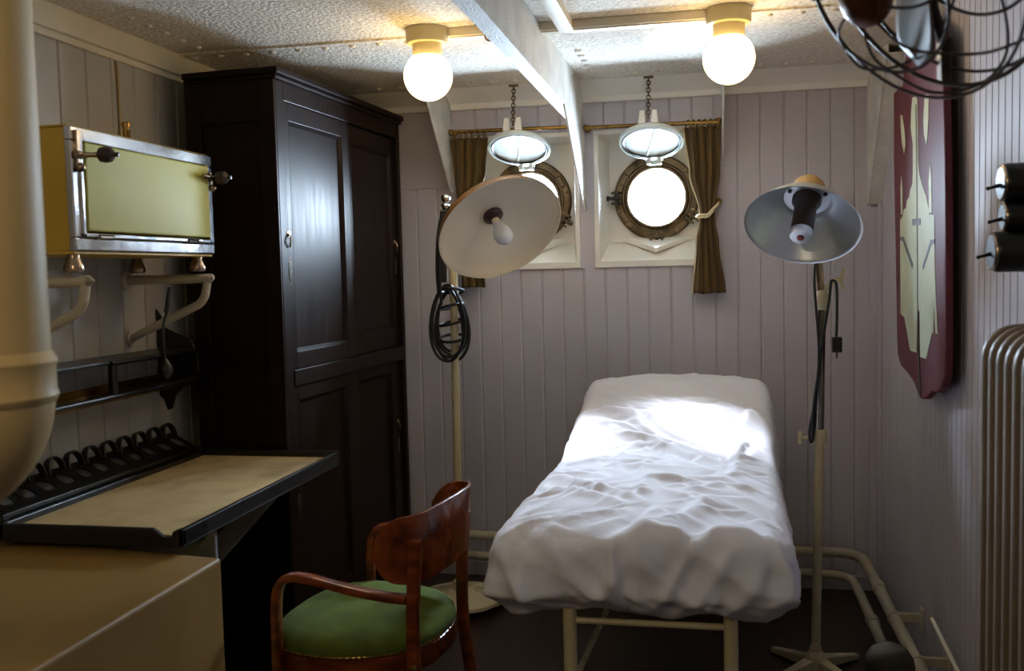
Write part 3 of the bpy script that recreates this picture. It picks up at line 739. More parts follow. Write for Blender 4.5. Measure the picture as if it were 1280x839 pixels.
# ------------------------------------------------------------------ chair
ch = thing('armchair', 'bentwood armchair with green velvet seat facing the wardrobe', 'chair', (-.93, 2.50, 0))
def seat_pt(a, k=1.0):                                                 # rounded seat plan, round at the back (+X)
    e = 2.7; ca, sa = math.cos(a), math.sin(a)
    x = math.copysign(abs(ca) ** (2 / e), ca); y = math.copysign(abs(sa) ** (2 / e), sa)
    wy = .245 + (.012 if x < 0 else .012 - .040 * x)
    px, py = x * .228 * k, y * wy * k
    return V((-.940 + px + .09 * py, 2.502 + py - .09 * px, 0))
ZS = .425
n = 72; cu = MB(); vs = []; rings = [(1.0, -.004), (1.012, .008), (1.0, .022), (.95, .034), (.85, .045), (.65, .055), (.4, .061), (.15, .063)]
for k, z in rings: vs += [seat_pt(2 * PI * j / n, k) + V((0, 0, ZS + z)) for j in range(n)]
fs = [(i * n + j, i * n + (j + 1) % n, (i + 1) * n + (j + 1) % n, (i + 1) * n + j) for i in range(len(rings) - 1) for j in range(n)] + [tuple(range((len(rings) - 1) * n, len(rings) * n))]
cu.add(vs, fs); seat = cu.build('seat', M_velvet, ch, sharp=80)
nl = MB().tube([seat_pt(2 * PI * j / 56, 1.006) + V((0, 0, ZS + .001)) for j in range(56)], .0022, 6, closed=True)
for j in range(112):
    q = seat_pt(2 * PI * j / 112, 1.008); nl.ball(q + V((0, 0, ZS + .001)), .0042, 8, 5)
nl.build('nail_trim', M_brass, seat)
ra = MB(); vs = []
for k, z in ((.90, -.062), (1.0, -.062), (1.012, -.057), (1.018, -.006), (.98, -.001), (.90, -.001)): vs += [seat_pt(2 * PI * j / n, k) + V((0, 0, ZS + z)) for j in range(n)]
ra.add(vs, [(i * n + j, i * n + (j + 1) % n, ((i + 1) % 6) * n + (j + 1) % n, ((i + 1) % 6) * n + j) for i in range(6) for j in range(n)])
ra.build('seat_rail', M_mahog, ch, sharp=50)
post = rrect(.030, .036, .005, 2)
BP = [V((-.742, 2.290, 0)), V((-.716, 2.690, 0))]
for i, p in enumerate(BP):                                            # rear legs run up as back posts
    s = -1 if i == 0 else 1
    lg = catmull([(p.x + .055, p.y + s * .016, 0), (p.x + .018, p.y + s * .008, .20), (p.x - .002, p.y, .39), (p.x + .000, p.y, .56), (p.x + .012, p.y, .728 if i == 0 else .70)], 6)
    lo = MB().sweep(lg, post, (1, 0, 0)).build('leg', M_mahog, ch, sharp=28)
    MB().lathe([(.008, 0), (.008, .004), (.003, .006), (.0, .006)], (p.x + .002, p.y + s * .018, .40), (0, s, 0), 14, True, False).build('screw', M_brass, lo)
arc = catmull([(-.858, 2.318, 0), (-.800, 2.312, 0), (-.758, 2.325, 0), (-.732, 2.38, 0), (-.713, 2.48, 0), (-.702, 2.57, 0), (-.702, 2.64, 0), (-.722, 2.700, 0), (-.772, 2.728, 0), (-.830, 2.734, 0)], 7)
na = len(arc); vs = []; rows = 11
for side in (0, 1):
    for i, q in enumerate(arc):
        t = (arc[min(i + 1, na - 1)] - arc[max(i - 1, 0)]).normalized(); nr = V((t.y, -t.x, 0))
        u = i / (na - 1); e = abs(2 * u - 1)
        shr = 1.0 if e < .70 else max(.30, max(0.0, 1 - ((e - .70) / .30) ** 2.6) ** .5)
        zt = .768 + .026 * (1 - e ** 2); zb = .610 - .012 * (1 - e ** 2); zm = (zt + zb) / 2
        for k in range(rows):
            z = zm + (zt - zm) * (2 * k / (rows - 1) - 1) * shr
            vs.append(q + V(((z - .60) * .10, 0, z)) + nr * (.011 if side else 0))
S = na * rows; fs = []
for i in range(na - 1):
    for k in range(rows - 1):
        a, b, c_, d = i * rows + k, (i + 1) * rows + k, (i + 1) * rows + k + 1, i * rows + k + 1
        fs += [(a, b, c_, d), (S + d, S + c_, S + b, S + a)]
    fs += [(i * rows, S + i * rows, S + (i + 1) * rows, (i + 1) * rows), (i * rows + rows - 1, (i + 1) * rows + rows - 1, S + (i + 1) * rows + rows - 1, S + i * rows + rows - 1)]
for k in range(rows - 1):
    fs += [(k, k + 1, S + k + 1, S + k), ((na - 1) * rows + k, S + (na - 1) * rows + k, S + (na - 1) * rows + k + 1, (na - 1) * rows + k + 1)]
MB().add(vs, fs).build('backrest', M_burl, ch, sharp=50, bevel=.003)
for xb, yb, xf, yf in ((-.758, 2.290, -1.100, 2.255), (-.732, 2.694, -1.020, 2.745)):   # arms bend down into the front legs
    w = xb - xf
    path = catmull([(xb, yb, .572), (xb - .20 * w, yb, .577), (xb - .50 * w, (yb + yf) / 2, .602), (xb - .72 * w, yf, .626), (xb - .88 * w, yf, .628), (xb - .97 * w, yf, .604), (xf, yf, .545), (xf - .002, yf, .42), (xf - .004, yf, .20), (xf - .014, yf, 0)], 7)
    MB().sweep(path, rrect(.022, .034, .005, 2), (0, 0, 1)).build('arm', M_mahog, ch, sharp=28)

# ------------------------------------------------------------------ bed
bed = thing('examination_bed', 'cream tubular framed examination bed below the portholes', 'bed', (-.15, 3.05, 0))
BXc = -.142; ZF = .640
tube = MB()
xs = (BXc - .187, BXc + .187); fy, hy = 2.215, 3.90
tube.tube(fillet([(xs[0], fy, ZF), (xs[0], hy, ZF), (xs[1], hy, ZF), (xs[1], fy, ZF)], .05), .014, 12)
tube.tube([(xs[0], fy, ZF), (xs[1], fy, ZF)], .014, 12); tube.box((xs[0], fy, ZF + .006), (xs[1], hy, ZF + .016))
tube.build('frame', M_cream, bed)
for i, x in enumerate(xs):
    for y in (fy, hy):
        MB().tube([(x, y, ZF), (x, y, .02), (x, y, 0)], [.0165, .0165, .019], 16).build('leg', M_cream, bed)
for y in (fy, hy):
    MB().tube([(xs[0], y, ZF - .072), (xs[1], y, ZF - .072)], .008, 12).build('crossbar', M_cream, bed)
MB().tube([atY(758, 764, 2.72), atY(720, 848, 2.245)], .008, 12).build('brace', M_cream, bed)

# sheet drawn over the mattress
def make_sheet():
    K, NX, NY = 32, 130, 330; m0 = .80
    L, Wd = 1.80, .605; cy0 = 2.235 + L / 2
    def axis(n):
        a = [-1 + (1 - m0) * i / K for i in range(K)] + [-m0 + 2 * m0 * i / n for i in range(n)] + [m0 + (1 - m0) * i / K for i in range(K + 1)]
        return a
    ax, ay = axis(NX), axis(NY); nx, ny = len(ax), len(ay)
    hx, hy_ = Wd / 2, L / 2; r = .055; kq = .16
    def sq(qx, qy): return V((qx * math.sqrt(1 - kq * qy * qy * abs(qy)**4 / 2), qy * math.sqrt(1 - kq * .35 * qx * qx * abs(qx)**4 / 2), 0))
    def top_z(x, y):
        u = (y - 3.12) / .60; u = max(0, min(1, u)); u = u * u * (3 - 2 * u)
        z = .790 + .120 * u
        v = (y - 3.62) / .16; v = max(0, min(1, v)); v = v * v * (3 - 2 * v)
        w = max(0, 1 - ((y - 3.86) / .26) ** 2); z += .056 * v * w
        z -= .022 * (abs(x - xc) / .33) ** 3
        return z
    def ridged(p): return 1 - 2 * abs(noise.noise(p))
    P = []; XY = []
    for j, qy in enumerate(ay):
        for i, qx in enumerate(ax):
            mm = max(abs(qx), abs(qy))
            if mm <= m0: bx = sq(qx / m0, qy / m0); d = 0; nrm = V((0, 0, 0))
            else:
                bx = sq(qx / mm, qy / mm); d = (mm - m0) / (1 - m0)
                e = 1e-3
                tx, ty = qx / mm, qy / mm
                # outward plan normal, blended at corners
                wx, wy = abs(tx) ** 14 * math.copysign(1, tx), abs(ty) ** 30 * math.copysign(1, ty)
                nrm = V((wx, wy, 0)).normalized()
            y = cy0 + bx.y * hy_; xc = -.172 + (y - 2.2) * .030; x = xc + bx.x * hx
            foot = max(0, min(1, (2.62 - y) / .42)); 
            hang = .165 + .0
            rr = r + .022 * foot
            dist = d * (rr * PI / 2 + hang - rr + .06)
            zt = top_z(x, y)
            cre = .0045 * noise.noise((x * 3 - 2, y * 3, 9.7)) + .0022 * noise.noise((x * 9, y * 9, 3.3))
            # side folds
            s_ = (y * 1.0 + x * .4) if abs(nrm.x) > abs(nrm.y) else (x * 1.0 + 7)
            fold = 0
            if d > 0:
                per = V((x, y, 0)); dd = min(1, dist / .22); dd = dd * dd * (3 - 2 * dd)
                if abs(nrm.y) > .75 and y < 3:
                    fold = (.030 * noise.noise((x * 6 + dist * 5.0, dist * 4, 2.0)) + .026 * ridged((x * 7 - dist * 11.0, dist * 2, 5))) * dd
                else:
                    fold = (.012 * noise.noise((y * 8 - dist * 9, dist * 3, 3.0)) + .010 * ridged((y * 13 - dist * 14, dist * 2, 7))) * dd
            # profile: round shoulder, bulging side, tucked under at the bottom
            if dist < rr * PI / 2:
                an = dist / rr; h = rr * math.sin(an); dr = rr * (1 - math.cos(an))
            else:
                q = dist - rr * PI / 2; h = rr + .012 * math.sin(min(1, q / hang) * PI); dr = rr + q
            over = dr - (hang - .03)
            if over > 0: h -= over * .85 ; dr -= over * .30
            p = V((x, y, zt)) + nrm * (h + fold) + V((0, 0, -dr))
            if d > 0:
                hemn = noise.noise((x * 6, y * 6, 12)) * .022 + noise.noise((x * 17, y * 17, 13)) * .008
                p.z += hemn * d ** 3
            k = 1 - d * .6
            XY.append((x + nrm.x * h, y + nrm.y * h, d, nrm.x, nrm.y))
            up = V((0, 0, 1)) * (1 - min(1, d * 2)) + nrm * min(1, d * 2)
            p += up * cre * k
            P.append(p)
    # individual creases: each one a soft ridge along a short bent line
    A = np.array(XY); X, Y, D = A[:, 0].copy(), A[:, 1].copy(), A[:, 2]
    rnd = random.Random(11)
    wx = np.array([noise.noise((a * 4, b * 4, 50)) for a, b in zip(X, Y)]) * .035; wy = np.array([noise.noise((a * 4, b * 4, 60)) for a, b in zip(X, Y)]) * .035
    X += wx; Y += wy
    cr = []
    def img(x0, y0, x1, y1, w, a, z=.82):
        p = atZ(560 + x0 / 2.102, 440 + y0 / 2.102, z); q = atZ(560 + x1 / 2.102, 440 + y1 / 2.102, z); cr.append((p.x, p.y, q.x, q.y, w, a))
    for q in ((440, 130, 740, 200, .016, .010, .90), (470, 155, 750, 215, .014, .009, .89), (540, 140, 700, 180, .012, .008, .9), (400, 238, 640, 252, .018, .011, .86), (640, 250, 865, 272, .014, .010, .86),
              (410, 215, 560, 222, .014, .009, .87), (300, 245, 420, 235, .016, .009, .84), (720, 200, 860, 190, .012, .009, .89), (740, 225, 868, 235, .012, .009, .88), (760, 180, 830, 150, .012, .008, .92), (735, 205, 790, 110, .014, .010, .93),
              (250, 300, 560, 400, .020, .012, .80), (270, 340, 480, 395, .016, .010, .80), (590, 440, 700, 370, .018, .011, .80), (500, 300, 800, 330, .014, .007, .82), (560, 290, 720, 300, .012, .006, .83),
              (180, 440, 430, 400, .022, .012, .80), (130, 470, 470, 470, .024, .011, .80), (100, 500, 300, 440, .020, .010, .80), (560, 400, 640, 480, .018, .010, .80), (740, 430, 900, 560, .022, .013, .80), (790, 420, 905, 500, .018, .011, .80),
              (640, 500, 730, 440, .020, .010, .80), (430, 520, 560, 430, .022, .010, .80), (330, 500, 520, 440, .020, .009, .80), (700, 330, 880, 400, .014, .008, .81), (640, 350, 840, 420, .014, .007, .81)):
        img(*q)
    for k in range(150):
        cx_, cy2 = BXc - .03 + rnd.uniform(-.34, .34), rnd.uniform(2.2, 4.0)
        if cy2 > 3.3: an = rnd.gauss(-.45, .35)
        elif cy2 > 2.7: an = rnd.gauss(-.7, .5) if rnd.random() < .65 else rnd.gauss(.8, .3)
        else: an = rnd.gauss(.8, .4) if cx_ < BXc else rnd.gauss(-.8, .4)
        if cx_ > BXc + .15 and rnd.random() < .5: an = rnd.gauss(-.15, .3)
        L_ = rnd.uniform(.04, .16); w = rnd.uniform(.006, .015)
        cr.append((cx_ - math.cos(an) * L_, cy2 - math.sin(an) * L_, cx_ + math.cos(an) * L_, cy2 + math.sin(an) * L_, w, w * rnd.uniform(.22, .45)))
    H = np.zeros(len(X))
    for (xa, ya, xb, yb, w, a) in cr:
        dx, dy = xb - xa, yb - ya; LL = math.hypot(dx, dy); ux, uy = dx / LL, dy / LL
        t = ((X - xa) * ux + (Y - ya) * uy) / LL; dd = (X - xa) * -uy + (Y - ya) * ux
        env = np.clip(1 - (2 * t - 1) ** 2, 0, 1) ** .6
        sh = np.where(dd > 0, np.exp(-(dd / w) ** 2), np.exp(-(dd / (w * 2.0)) ** 2)) - .45 * np.exp(-((dd - 2.0 * w) / (1.3 * w)) ** 2)
        H += 1.25 * a * env * sh
    # folds running down the foot end to the gathered hem
    foot_m = (A[:, 4] < -.6)
    for (xa, da, xb, db, w, a) in ((-.50, .25, -.36, .95, .016, .013), (-.44, .35, -.40, 1.0, .012, .008), (-.40, .15, -.22, .85, .018, .010), (-.30, .9, -.18, .35, .016, .012), (-.20, .95, -.225, .25, .010, .014), (-.14, .9, -.02, .15, .016, .013),
                                   (-.08, .95, .06, .20, .018, .014), (-.02, 1.0, .02, .55, .012, .010), (.02, .95, .12, .30, .014, .012), (.10, .95, .17, .35, .014, .012), (.0, .85, -.14, .60, .016, .010), (-.26, .92, -.12, .88, .012, .010), (-.34, .55, -.24, .98, .012, .008), (.14, .2, .19, .9, .014, .009)):
        t_len = math.hypot(xb - xa, (db - da) * .24); ux, uy = (xb - xa) / t_len, (db - da) * .24 / t_len
        px_, py_ = A[:, 0] - xa, (D - da) * .24
        t = (px_ * ux + py_ * uy) / t_len; dd = -px_ * uy + py_ * ux
        H += np.where(foot_m & (D > .02), a * np.clip(1 - (2 * t - 1) ** 2, 0, 1) ** .6 * (np.exp(-(dd / w) ** 2) - .4 * np.exp(-((dd - 2 * w) / (1.4 * w)) ** 2)) * 1.6, 0)
    for k_, p in enumerate(P):
        d = A[k_, 2]; f = min(1, d * 2.2)
        p += (V((0, 0, 1)) * (1 - f) + V((A[k_, 3], A[k_, 4], 0)) * f) * float(H[k_]) * (1 - .5 * d)
    fs = [(j * nx + i, j * nx + i + 1, (j + 1) * nx + i + 1, (j + 1) * nx + i) for j in range(ny - 1) for i in range(nx - 1)]
    o = MB().add(P, fs).build('bed_sheet', M_sheet, loc=(BXc, 3.1, .60), sharp=180)
    s = o.modifiers.new('solid', 'SOLIDIFY'); s.thickness = .003; s.offset = -1
    return tag(o, 'rumpled white cotton sheet pulled over the examination bed', 'bed sheet')
make_sheet()

# ------------------------------------------------------------------ cream floor lamp (left)
LX, LY = -1.028, 3.82
la = thing('floor_lamp', 'cream floor lamp with a wide dish shade and a black cord coiled on its pole', 'lamp', (LX, LY, 0))
bs = MB().lathe([(.0, .028), (.176, .028), (.186, .034), (.184, .046), (.170, .052), (.155, .052), (.145, .058), (.060, .068), (.034, .078), (.030, .110), (.018, .118), (.0, .118)], (LX, LY, 0), (0, 0, 1), 72, False, False,
                wob=lambda a: .012 * math.cos(9 * a))
bs.build('base', M_cream, la, sharp=40)
for k in range(4):
    a = 2 * PI * (k + .1) / 4; q = V((LX + .15 * math.cos(a), LY + .15 * math.sin(a), 0))
    MB().lathe([(.014, 0), (.014, .014), (.020, .014), (.020, .030)], q, (0, 0, 1), 14).build('foot', M_grey, la, sharp=30)
MB().tube([(LX, LY, .10), (LX + .008, LY, 1.66)], .0165, 20).build('pole', M_cream, la)
hd = MB().tube([(LX - .028, LY - .03, 1.40), (LX - .022, LY - .03, 1.66)], .011, 14); hd.tube([(LX - .03, LY - .035, 1.36), (LX - .03, LY - .035, 1.50)], .018, 14)
cm = hd.build('slide_rod', M_black, la)
k_ = MB().tube([(LX - .03, LY - .03, 1.655), (LX + .02, LY - .03, 1.655)], .017, 14); k_.ball((LX - .004, LY - .045, 1.70), .019, 14, 10); k_.ball((LX - .006, LY - .045, 1.668), .017, 14, 10); k_.tube([(LX, LY, 1.60), (LX, LY, 1.675)], .022, 16)
k_.build('clamp', M_chrome, la)
SC = atY(626, 288, 3.56); n_ = facing(626, 286, .334, -.656, -.677)
apex = SC - n_ * .100
def dish(R, depth, n=22, p=1.0):                                       # (r, h) h measured from apex to rim
    return [(R * math.sin(PI / 2 * (k / n)) ** .92 if k else 0.0, depth * (1 - math.cos(PI / 2 * (k / n)))) for k in range(n + 1)]
R = .242; dp = .100
inner = [(.034, .010)] + [(r, h) for r, h in dish(R, dp) if r > .04]
MB().lathe(inner + [(R + .004, dp + .001)], apex, n_, 72, False, False).build('shade', M_shade, la, sharp=60)
outr = [(.030, .0)] + [(r + .003, h - .004) for r, h in dish(R, dp) if r > .04] + [(R + .0045, dp)]
MB().lathe(outr, apex, n_, 72, True, False).build('shade_back', M_shout, la, sharp=60)
so = MB().lathe([(.040, .012), (.040, .018), (.030, .022), (.022, .040), (.016, .042), (.016, .010)], apex, n_, 24, False, False); so.build('socket', M_ceram, la, sharp=40)
MB().lathe([(.0165, .036), (.0165, .060)], apex, n_, 20).build('bulb_collar', M_shade, la)
bl = [(.015, .058), (.018, .068), (.027, .088), (.034, .108), (.037, .124), (.034, .142), (.025, .156), (.012, .163), (.0, .1645)]
MB().lathe(bl, apex, n_, 28, False, False).build('bulb', M_bulb, la, sharp=80)
arm = MB().tube(catmull([apex + n_ * .004, apex - n_ * .035, (LX + .06, LY - .07, 1.665), (LX + .0, LY - .035, 1.655)], 8), .011, 14)
arm.lathe([(.030, .004), (.030, -.012), (.022, -.020), (.022, -.05), (.012, -.055)], apex, n_, 20); arm.build('arm', M_black, la)
cd = MB(); random.seed(5)
zc = 1.20
for k in range(5):                                                    # hanging loops
    w = .060 + .012 * random.random(); h = .125 + .03 * random.random(); ox = -.012 + .02 * (random.random() - .5); oz = 1.19 + .03 * (random.random() - .5); yo = LY - .045 + .022 * k
    pts = []
    for j in range(28):
        a = 2 * PI * j / 28; pts.append((LX + ox + w * math.sin(a) * (1 + .15 * math.cos(a)), yo + .006 * math.sin(2 * a), oz - h * math.cos(a) * 1.0))
    cd.tube(pts, .0062, 8, closed=True)
for k in range(4):                                                    # turns round the pole
    z = 1.13 + .065 * k; pts = []
    for j in range(24):
        a = 2 * PI * j / 24; pts.append((LX - .004 + .050 * math.cos(a), LY + .058 * math.sin(a), z + .012 * math.sin(a + k)))
    cd.tube(pts, .0062, 8, closed=True)
cd.tube(catmull([(LX - .045, LY - .045, 1.30), (LX - .048, LY - .05, 1.42), (LX - .040, LY - .05, 1.55), (LX - .02, LY - .05, 1.64)], 8), .006, 8)
cd.tube(catmull([(LX - .032, LY - .055, 1.27), (LX - .036, LY - .055, 1.42), (LX - .030, LY - .055, 1.54)], 8), .006, 8)
cd.build('cord_coil', M_cord, la)

# ------------------------------------------------------------------ heat lamp with metal reflector (right)
RX, RY = .352, 3.36
hl = thing('heat_lamp', 'heat lamp with a shiny metal reflector on a stand right of the bed', 'lamp', (RX, RY, 0))
tip_ = atZ(966, 811, .01) - V((RX, RY, 0)); a_ = math.atan2(tip_.y, tip_.x); L_ = math.hypot(tip_.x, tip_.y)
for k, (a, L) in enumerate(((a_, L_), (a_ + PI / 2, L_), (a_ + PI, L_), (a_ - PI / 2, L_))):
    d = V((math.cos(a), math.sin(a), 0)); s = V((-d.y, d.x, 0)); o = V((RX, RY, 0))
    lg = MB().hexa([o + s * .024 + V((0, 0, .012)), o - s * .024 + V((0, 0, .012)), o + d * L - s * .014, o + d * L + s * .014,
                    o + s * .022 + V((0, 0, .055)), o - s * .022 + V((0, 0, .055)), o + d * L - s * .011 + V((0, 0, .018)), o + d * L + s * .011 + V((0, 0, .018))])
    lg.build('leg', M_cream, hl, smooth=False, bevel=.005, bseg=3)
MB().lathe([(.036, .012), (.038, .05), (.026, .066), (.020, .072), (.020, .085)], (RX, RY, 0), (0, 0, 1), 28).build('hub', M_cream, hl, sharp=40)
TX = RX + .016
MB().tube([(RX, RY, .07), (TX, RY, .825)], .0155, 20).build('lower_pole', M_cream, hl)
cl = MB().lathe([(.023, -.04), (.024, -.035), (.024, .0), (.021, .005)], (TX, RY, .835), (0, 0, 1), 24); clo = cl.build('collar', M_cream, hl, sharp=40)
tk = MB().tube([(TX - .02, RY - .006, .812), (TX - .060, RY - .006, .812)], .006, 12); tk.box((TX - .072, RY - .012, .790), (TX - .058, RY, .835)); tk.build('thumb_screw', M_cream, clo, bevel=.003)
HZ = 1.255
MB().tube([(TX, RY, .80), (TX + .008, RY, HZ)], .0125, 20).build('upper_pole', M_tube, hl)
jt = MB().lathe([(.014, -.03), (.019, -.022), (.021, .0), (.019, .022), (.013, .036)], (TX + .008, RY, HZ + .02), (0, 0, 1), 20); jt.tube([(TX + .008, RY, HZ + .05), (TX + .042, RY, HZ + .085)], .008, 12)
jo = jt.build('joint', M_cream, hl)
wg = MB().tube([(TX + .042, RY, HZ + .085), (TX + .066, RY, HZ + .09)], .009, 12)
wg.prism([(TX + .064, RY - .004, HZ + .098), (TX + .072, RY - .004, HZ + .130), (TX + .082, RY - .004, HZ + .122), (TX + .076, RY - .004, HZ + .09), (TX + .082, RY - .004, HZ + .058), (TX + .072, RY - .004, HZ + .052), (TX + .064, RY - .004, HZ + .082)], (0, .008, 0))
wg.build('wing_nut', M_cream, jo, bevel=.002)
RC = atY(1003, 283, 3.19); rn = facing(1003, 281, -.12, -.735, -.66)
Rr, rd = .177, .122; ra_ = RC - rn * rd
prof = []
for k in range(25):
    t = k / 24; r_ = .038 + (Rr - .038) * t
    h = rd * (t ** 1.7); 
    if r_ < .075: h = .010 * t
    prof.append((r_, max(h, .004)))
MB().lathe([(.0, .004)] + prof + [(Rr + .005, rd + .002)], ra_, rn, 72, False, False).build('reflector', M_refl, hl, sharp=60)
MB().lathe([(.0, -.004)] + [(r_ + .0015, h - .003) for r_, h in prof] + [(Rr + .0055, rd + .001)], ra_, rn, 72, False, False).build('reflector_back', M_refl, hl, sharp=60)
rx_, ry_, _ = frame_of(rn)
for k in range(3):
    a = 2 * PI * (k + .15) / 3
    MB().lathe([(.0065, .004), (.0065, .010), (.003, .012)], ra_ + rx_ * (.064 * math.cos(a)) + ry_ * (.064 * math.sin(a)), rn, 12).build('screw', M_black, hl)
MB().lathe([(.046, .002), (.046, .020), (.040, .028), (.035, .036), (.035, .10), (.0355, .148), (.032, .151)], ra_, rn, 32).build('heating_element', M_ceram, hl, sharp=40)
en = MB().lathe([(.0355, .144), (.036, .160), (.033, .167), (.012, .169), (.010, .164)], ra_, rn, 32); eo = en.build('element_cap', M_refl, hl, sharp=40)
MB().lathe([(.0105, .164), (.0105, .174), (.004, .177)], ra_, rn, 16).build('cap_screw', M_red, eo)
stem = MB().tube(catmull([ra_ - rn * .004, ra_ - rn * .05, (TX - .010, RY - .008, HZ + .22), (TX + .0, RY, HZ + .12), (TX + .008, RY, HZ + .03)], 8), .012, 16)
stem.build('stem', M_nickel, hl, sharp=50)
MB().lathe([(.050, .0), (.050, -.055), (.040, -.068), (.016, -.07)], ra_, rn, 28).build('lamp_housing', M_tan, hl, sharp=40)
cr = MB()
cr.tube(catmull([(TX - .014, RY - .012, HZ + .19), (TX - .020, RY - .03, HZ + .10), (TX - .018, RY - .035, HZ + .04), (TX - .006, RY - .035, 1.10), (TX - .018, RY - .03, .95), (TX - .036, RY - .02, .84), (TX - .030, RY - .02, .80), (TX - .020, RY - .024, .85), (TX - .010, RY - .03, 1.00), (TX + .006, RY - .03, 1.14), (TX + .026, RY - .03, 1.27), (TX + .034, RY - .028, 1.345)], 10), .0046, 8)
cr.tube(catmull([(TX - .028, RY - .03, .81), (TX - .024, RY - .03, .92), (TX - .004, RY - .034, 1.06)], 10), .0046, 8)
cr.tube(catmull([(TX + .034, RY - .028, 1.345), (TX + .050, RY - .03, 1.33), (TX + .052, RY - .03, 1.24), (TX + .050, RY - .03, 1.155)], 8), .0046, 8)
co = cr.build('cord', M_cord, hl)
pg = MB().box((TX + .036, RY - .045, 1.105), (TX + .066, RY - .015, 1.155)); pg.tube([(TX + .051, RY - .03, 1.105), (TX + .051, RY - .03, 1.085)], .003, 8)
for k in range(4): pg.box((TX + .034, RY - .047, 1.112 + .011 * k), (TX + .068, RY - .013, 1.116 + .011 * k))
pg.build('plug', M_bake, co, bevel=.003)

# ------------------------------------------------------------------ heating pipes
def pipe(z, x, y, r, yend, label, collars, brackets):
    o = thing('heating_pipe', label, 'pipe', (x, 3.0, 0), 'beige heating pipes')
    path = fillet([(-1.33, y, z + .03), (x - .25, y, z), (x, y, z), (x, y - .30, z), (x - .01, yend, z)], .17, 12)
    MB().tube(path, r, 18).build('pipe_run', M_pipe, o)
    for yy in collars:
        MB().lathe([(r, -.03), (r + .005, -.026), (r + .006, .026), (r, .03)], (x, yy, z), (0, 1, 0), 20, False, False).build('collar', M_pipe, o)
    for yy in brackets:
        q = MB().box((x + r * .4, yy - .008, z - .006), (XR - .004, yy + .008, z + .022)); q.ring((x, yy, z), (0, 1, 0), r + .003, .004, 20, 8); q.box((XR - .012, yy - .02, z - .03), (XR - .002, yy + .02, z + .04))
        q.build('bracket', M_pipe, o, bevel=.002)
pipe(.182, .618, 4.17, .0205, 2.3, 'upper of the two beige heating pipes running round the floor edge', [3.72], [3.40, 3.02])
pipe(.088, .580, 4.17, .0185, 2.3, 'lower of the two beige heating pipes running round the floor edge', [3.62], [])
pc = atY(1112, 805, 2.78); pr_ = .066
bn = thing('pot', 'small grey domed pot on the floor beside the heating pipes', 'pot', (pc.x, pc.y, 0))
MB().lathe([(pr_ * .82, 0), (pr_ * .9, .02), (pr_ * .95, pc.z - .075), (pr_ * .98, pc.z - .068), (pr_ * .93, pc.z - .066)], (pc.x, pc.y, 0), (0, 0, 1), 36).build('body', M_bin, bn, sharp=40)
MB().lathe([(pr_, pc.z - .070), (pr_ * 1.02, pc.z - .060), (pr_ * .95, pc.z - .038), (pr_ * .74, pc.z - .016), (pr_ * .4, pc.z - .004), (.0, pc.z)], (pc.x, pc.y, 0), (0, 0, 1), 36, True, False).build('lid', M_bin, bn, sharp=50)

# ------------------------------------------------------------------ painted board on the right wall
BXw = .655
bdp = [(1117, 116), (1128, 106), (1135, 40), (1155, 20), (1176, 40), (1179, 110), (1181, 200), (1182, 330), (1182, 430), (1181, 470), (1177, 485), (1171, 491), (1165, 490), (1161, 494), (1156, 499), (1151, 499), (1147, 492), (1142, 478), (1134, 467), (1126, 458), (1122, 445), (1121, 420), (1119, 300), (1117, 200)]
bdw = [atX(px, py, BXw) for px, py in bdp]
bo = thing('painted_board', 'maroon shield-shaped board painted with a cream ship plan on the right wall', 'board', bdw[15])
MB().prism(bdw, (.022, 0, 0)).build('board', M_maroon, bo, smooth=False, bevel=.006, bseg=3)
def paint(pts, m, name, e=.0012):
    q = [atX(1148 + (px - 1148) * (.84 if px > 1148 else 1), py, BXw) for px, py in pts]
    MB().prism([p + V((-.0002, 0, 0)) for p in q], (-e, 0, 0)).build(name, m, bo, smooth=False)
paint([(1141, 122), (1145, 121), (1147, 124), (1147.5, 160), (1148, 200), (1150, 219), (1153, 228), (1155, 234), (1157, 239), (1160, 245), (1162, 254), (1164, 259), (1165, 268), (1172, 269), (1172.5, 300), (1173, 330), (1174, 360), (1175, 380), (1177, 418), (1174, 417), (1172, 385), (1171, 417), (1169, 416), (1160, 449), (1151, 446), (1150.5, 390), (1147, 386), (1146, 441), (1138, 438), (1131, 397), (1126, 392), (1126, 350), (1125.5, 300), (1125.5, 275), (1129, 270), (1130, 262), (1133, 260), (1134, 251), (1137, 246), (1138, 238), (1141, 230), (1141.5, 215), (1141.5, 180), (1139, 160), (1139.5, 140)], M_paintc, 'painted_hull')
paint([(1126, 144), (1128, 144), (1131, 165), (1132, 182), (1130.5, 192), (1128, 180), (1126.5, 160)], M_paintc, 'painted_boat')
paint([(1158, 118), (1164, 118), (1163.5, 150), (1162, 170), (1160.5, 182), (1157, 168), (1156, 150)], M_paintc, 'painted_boat')
paint([(1127, 220), (1128.5, 236), (1128.5, 268), (1126.5, 268), (1126, 236)], M_paintc, 'painted_spike')
paint([(1166, 204), (1168, 226), (1168.5, 266), (1164.5, 266), (1164, 226)], M_paintc, 'painted_spike')
paint([(1145.0, 130), (1146, 130), (1147.4, 240), (1148.2, 386), (1150.5, 448), (1151.5, 497), (1148, 490), (1147.4, 390), (1146.4, 240)], M_black, 'painted_seam', .0020)
paint([(1141, 274), (1152, 273), (1152, 281), (1141, 282)], M_paintg, 'painted_hatch', .0022)
paint([(1126, 296), (1130, 296), (1142, 330), (1141, 336), (1129, 301), (1126, 301)], M_paintg, 'painted_chevron', .0022)
paint([(1173, 299), (1167, 300), (1155, 333), (1156, 337), (1168, 306), (1173, 305)], M_paintg, 'painted_chevron', .0022)

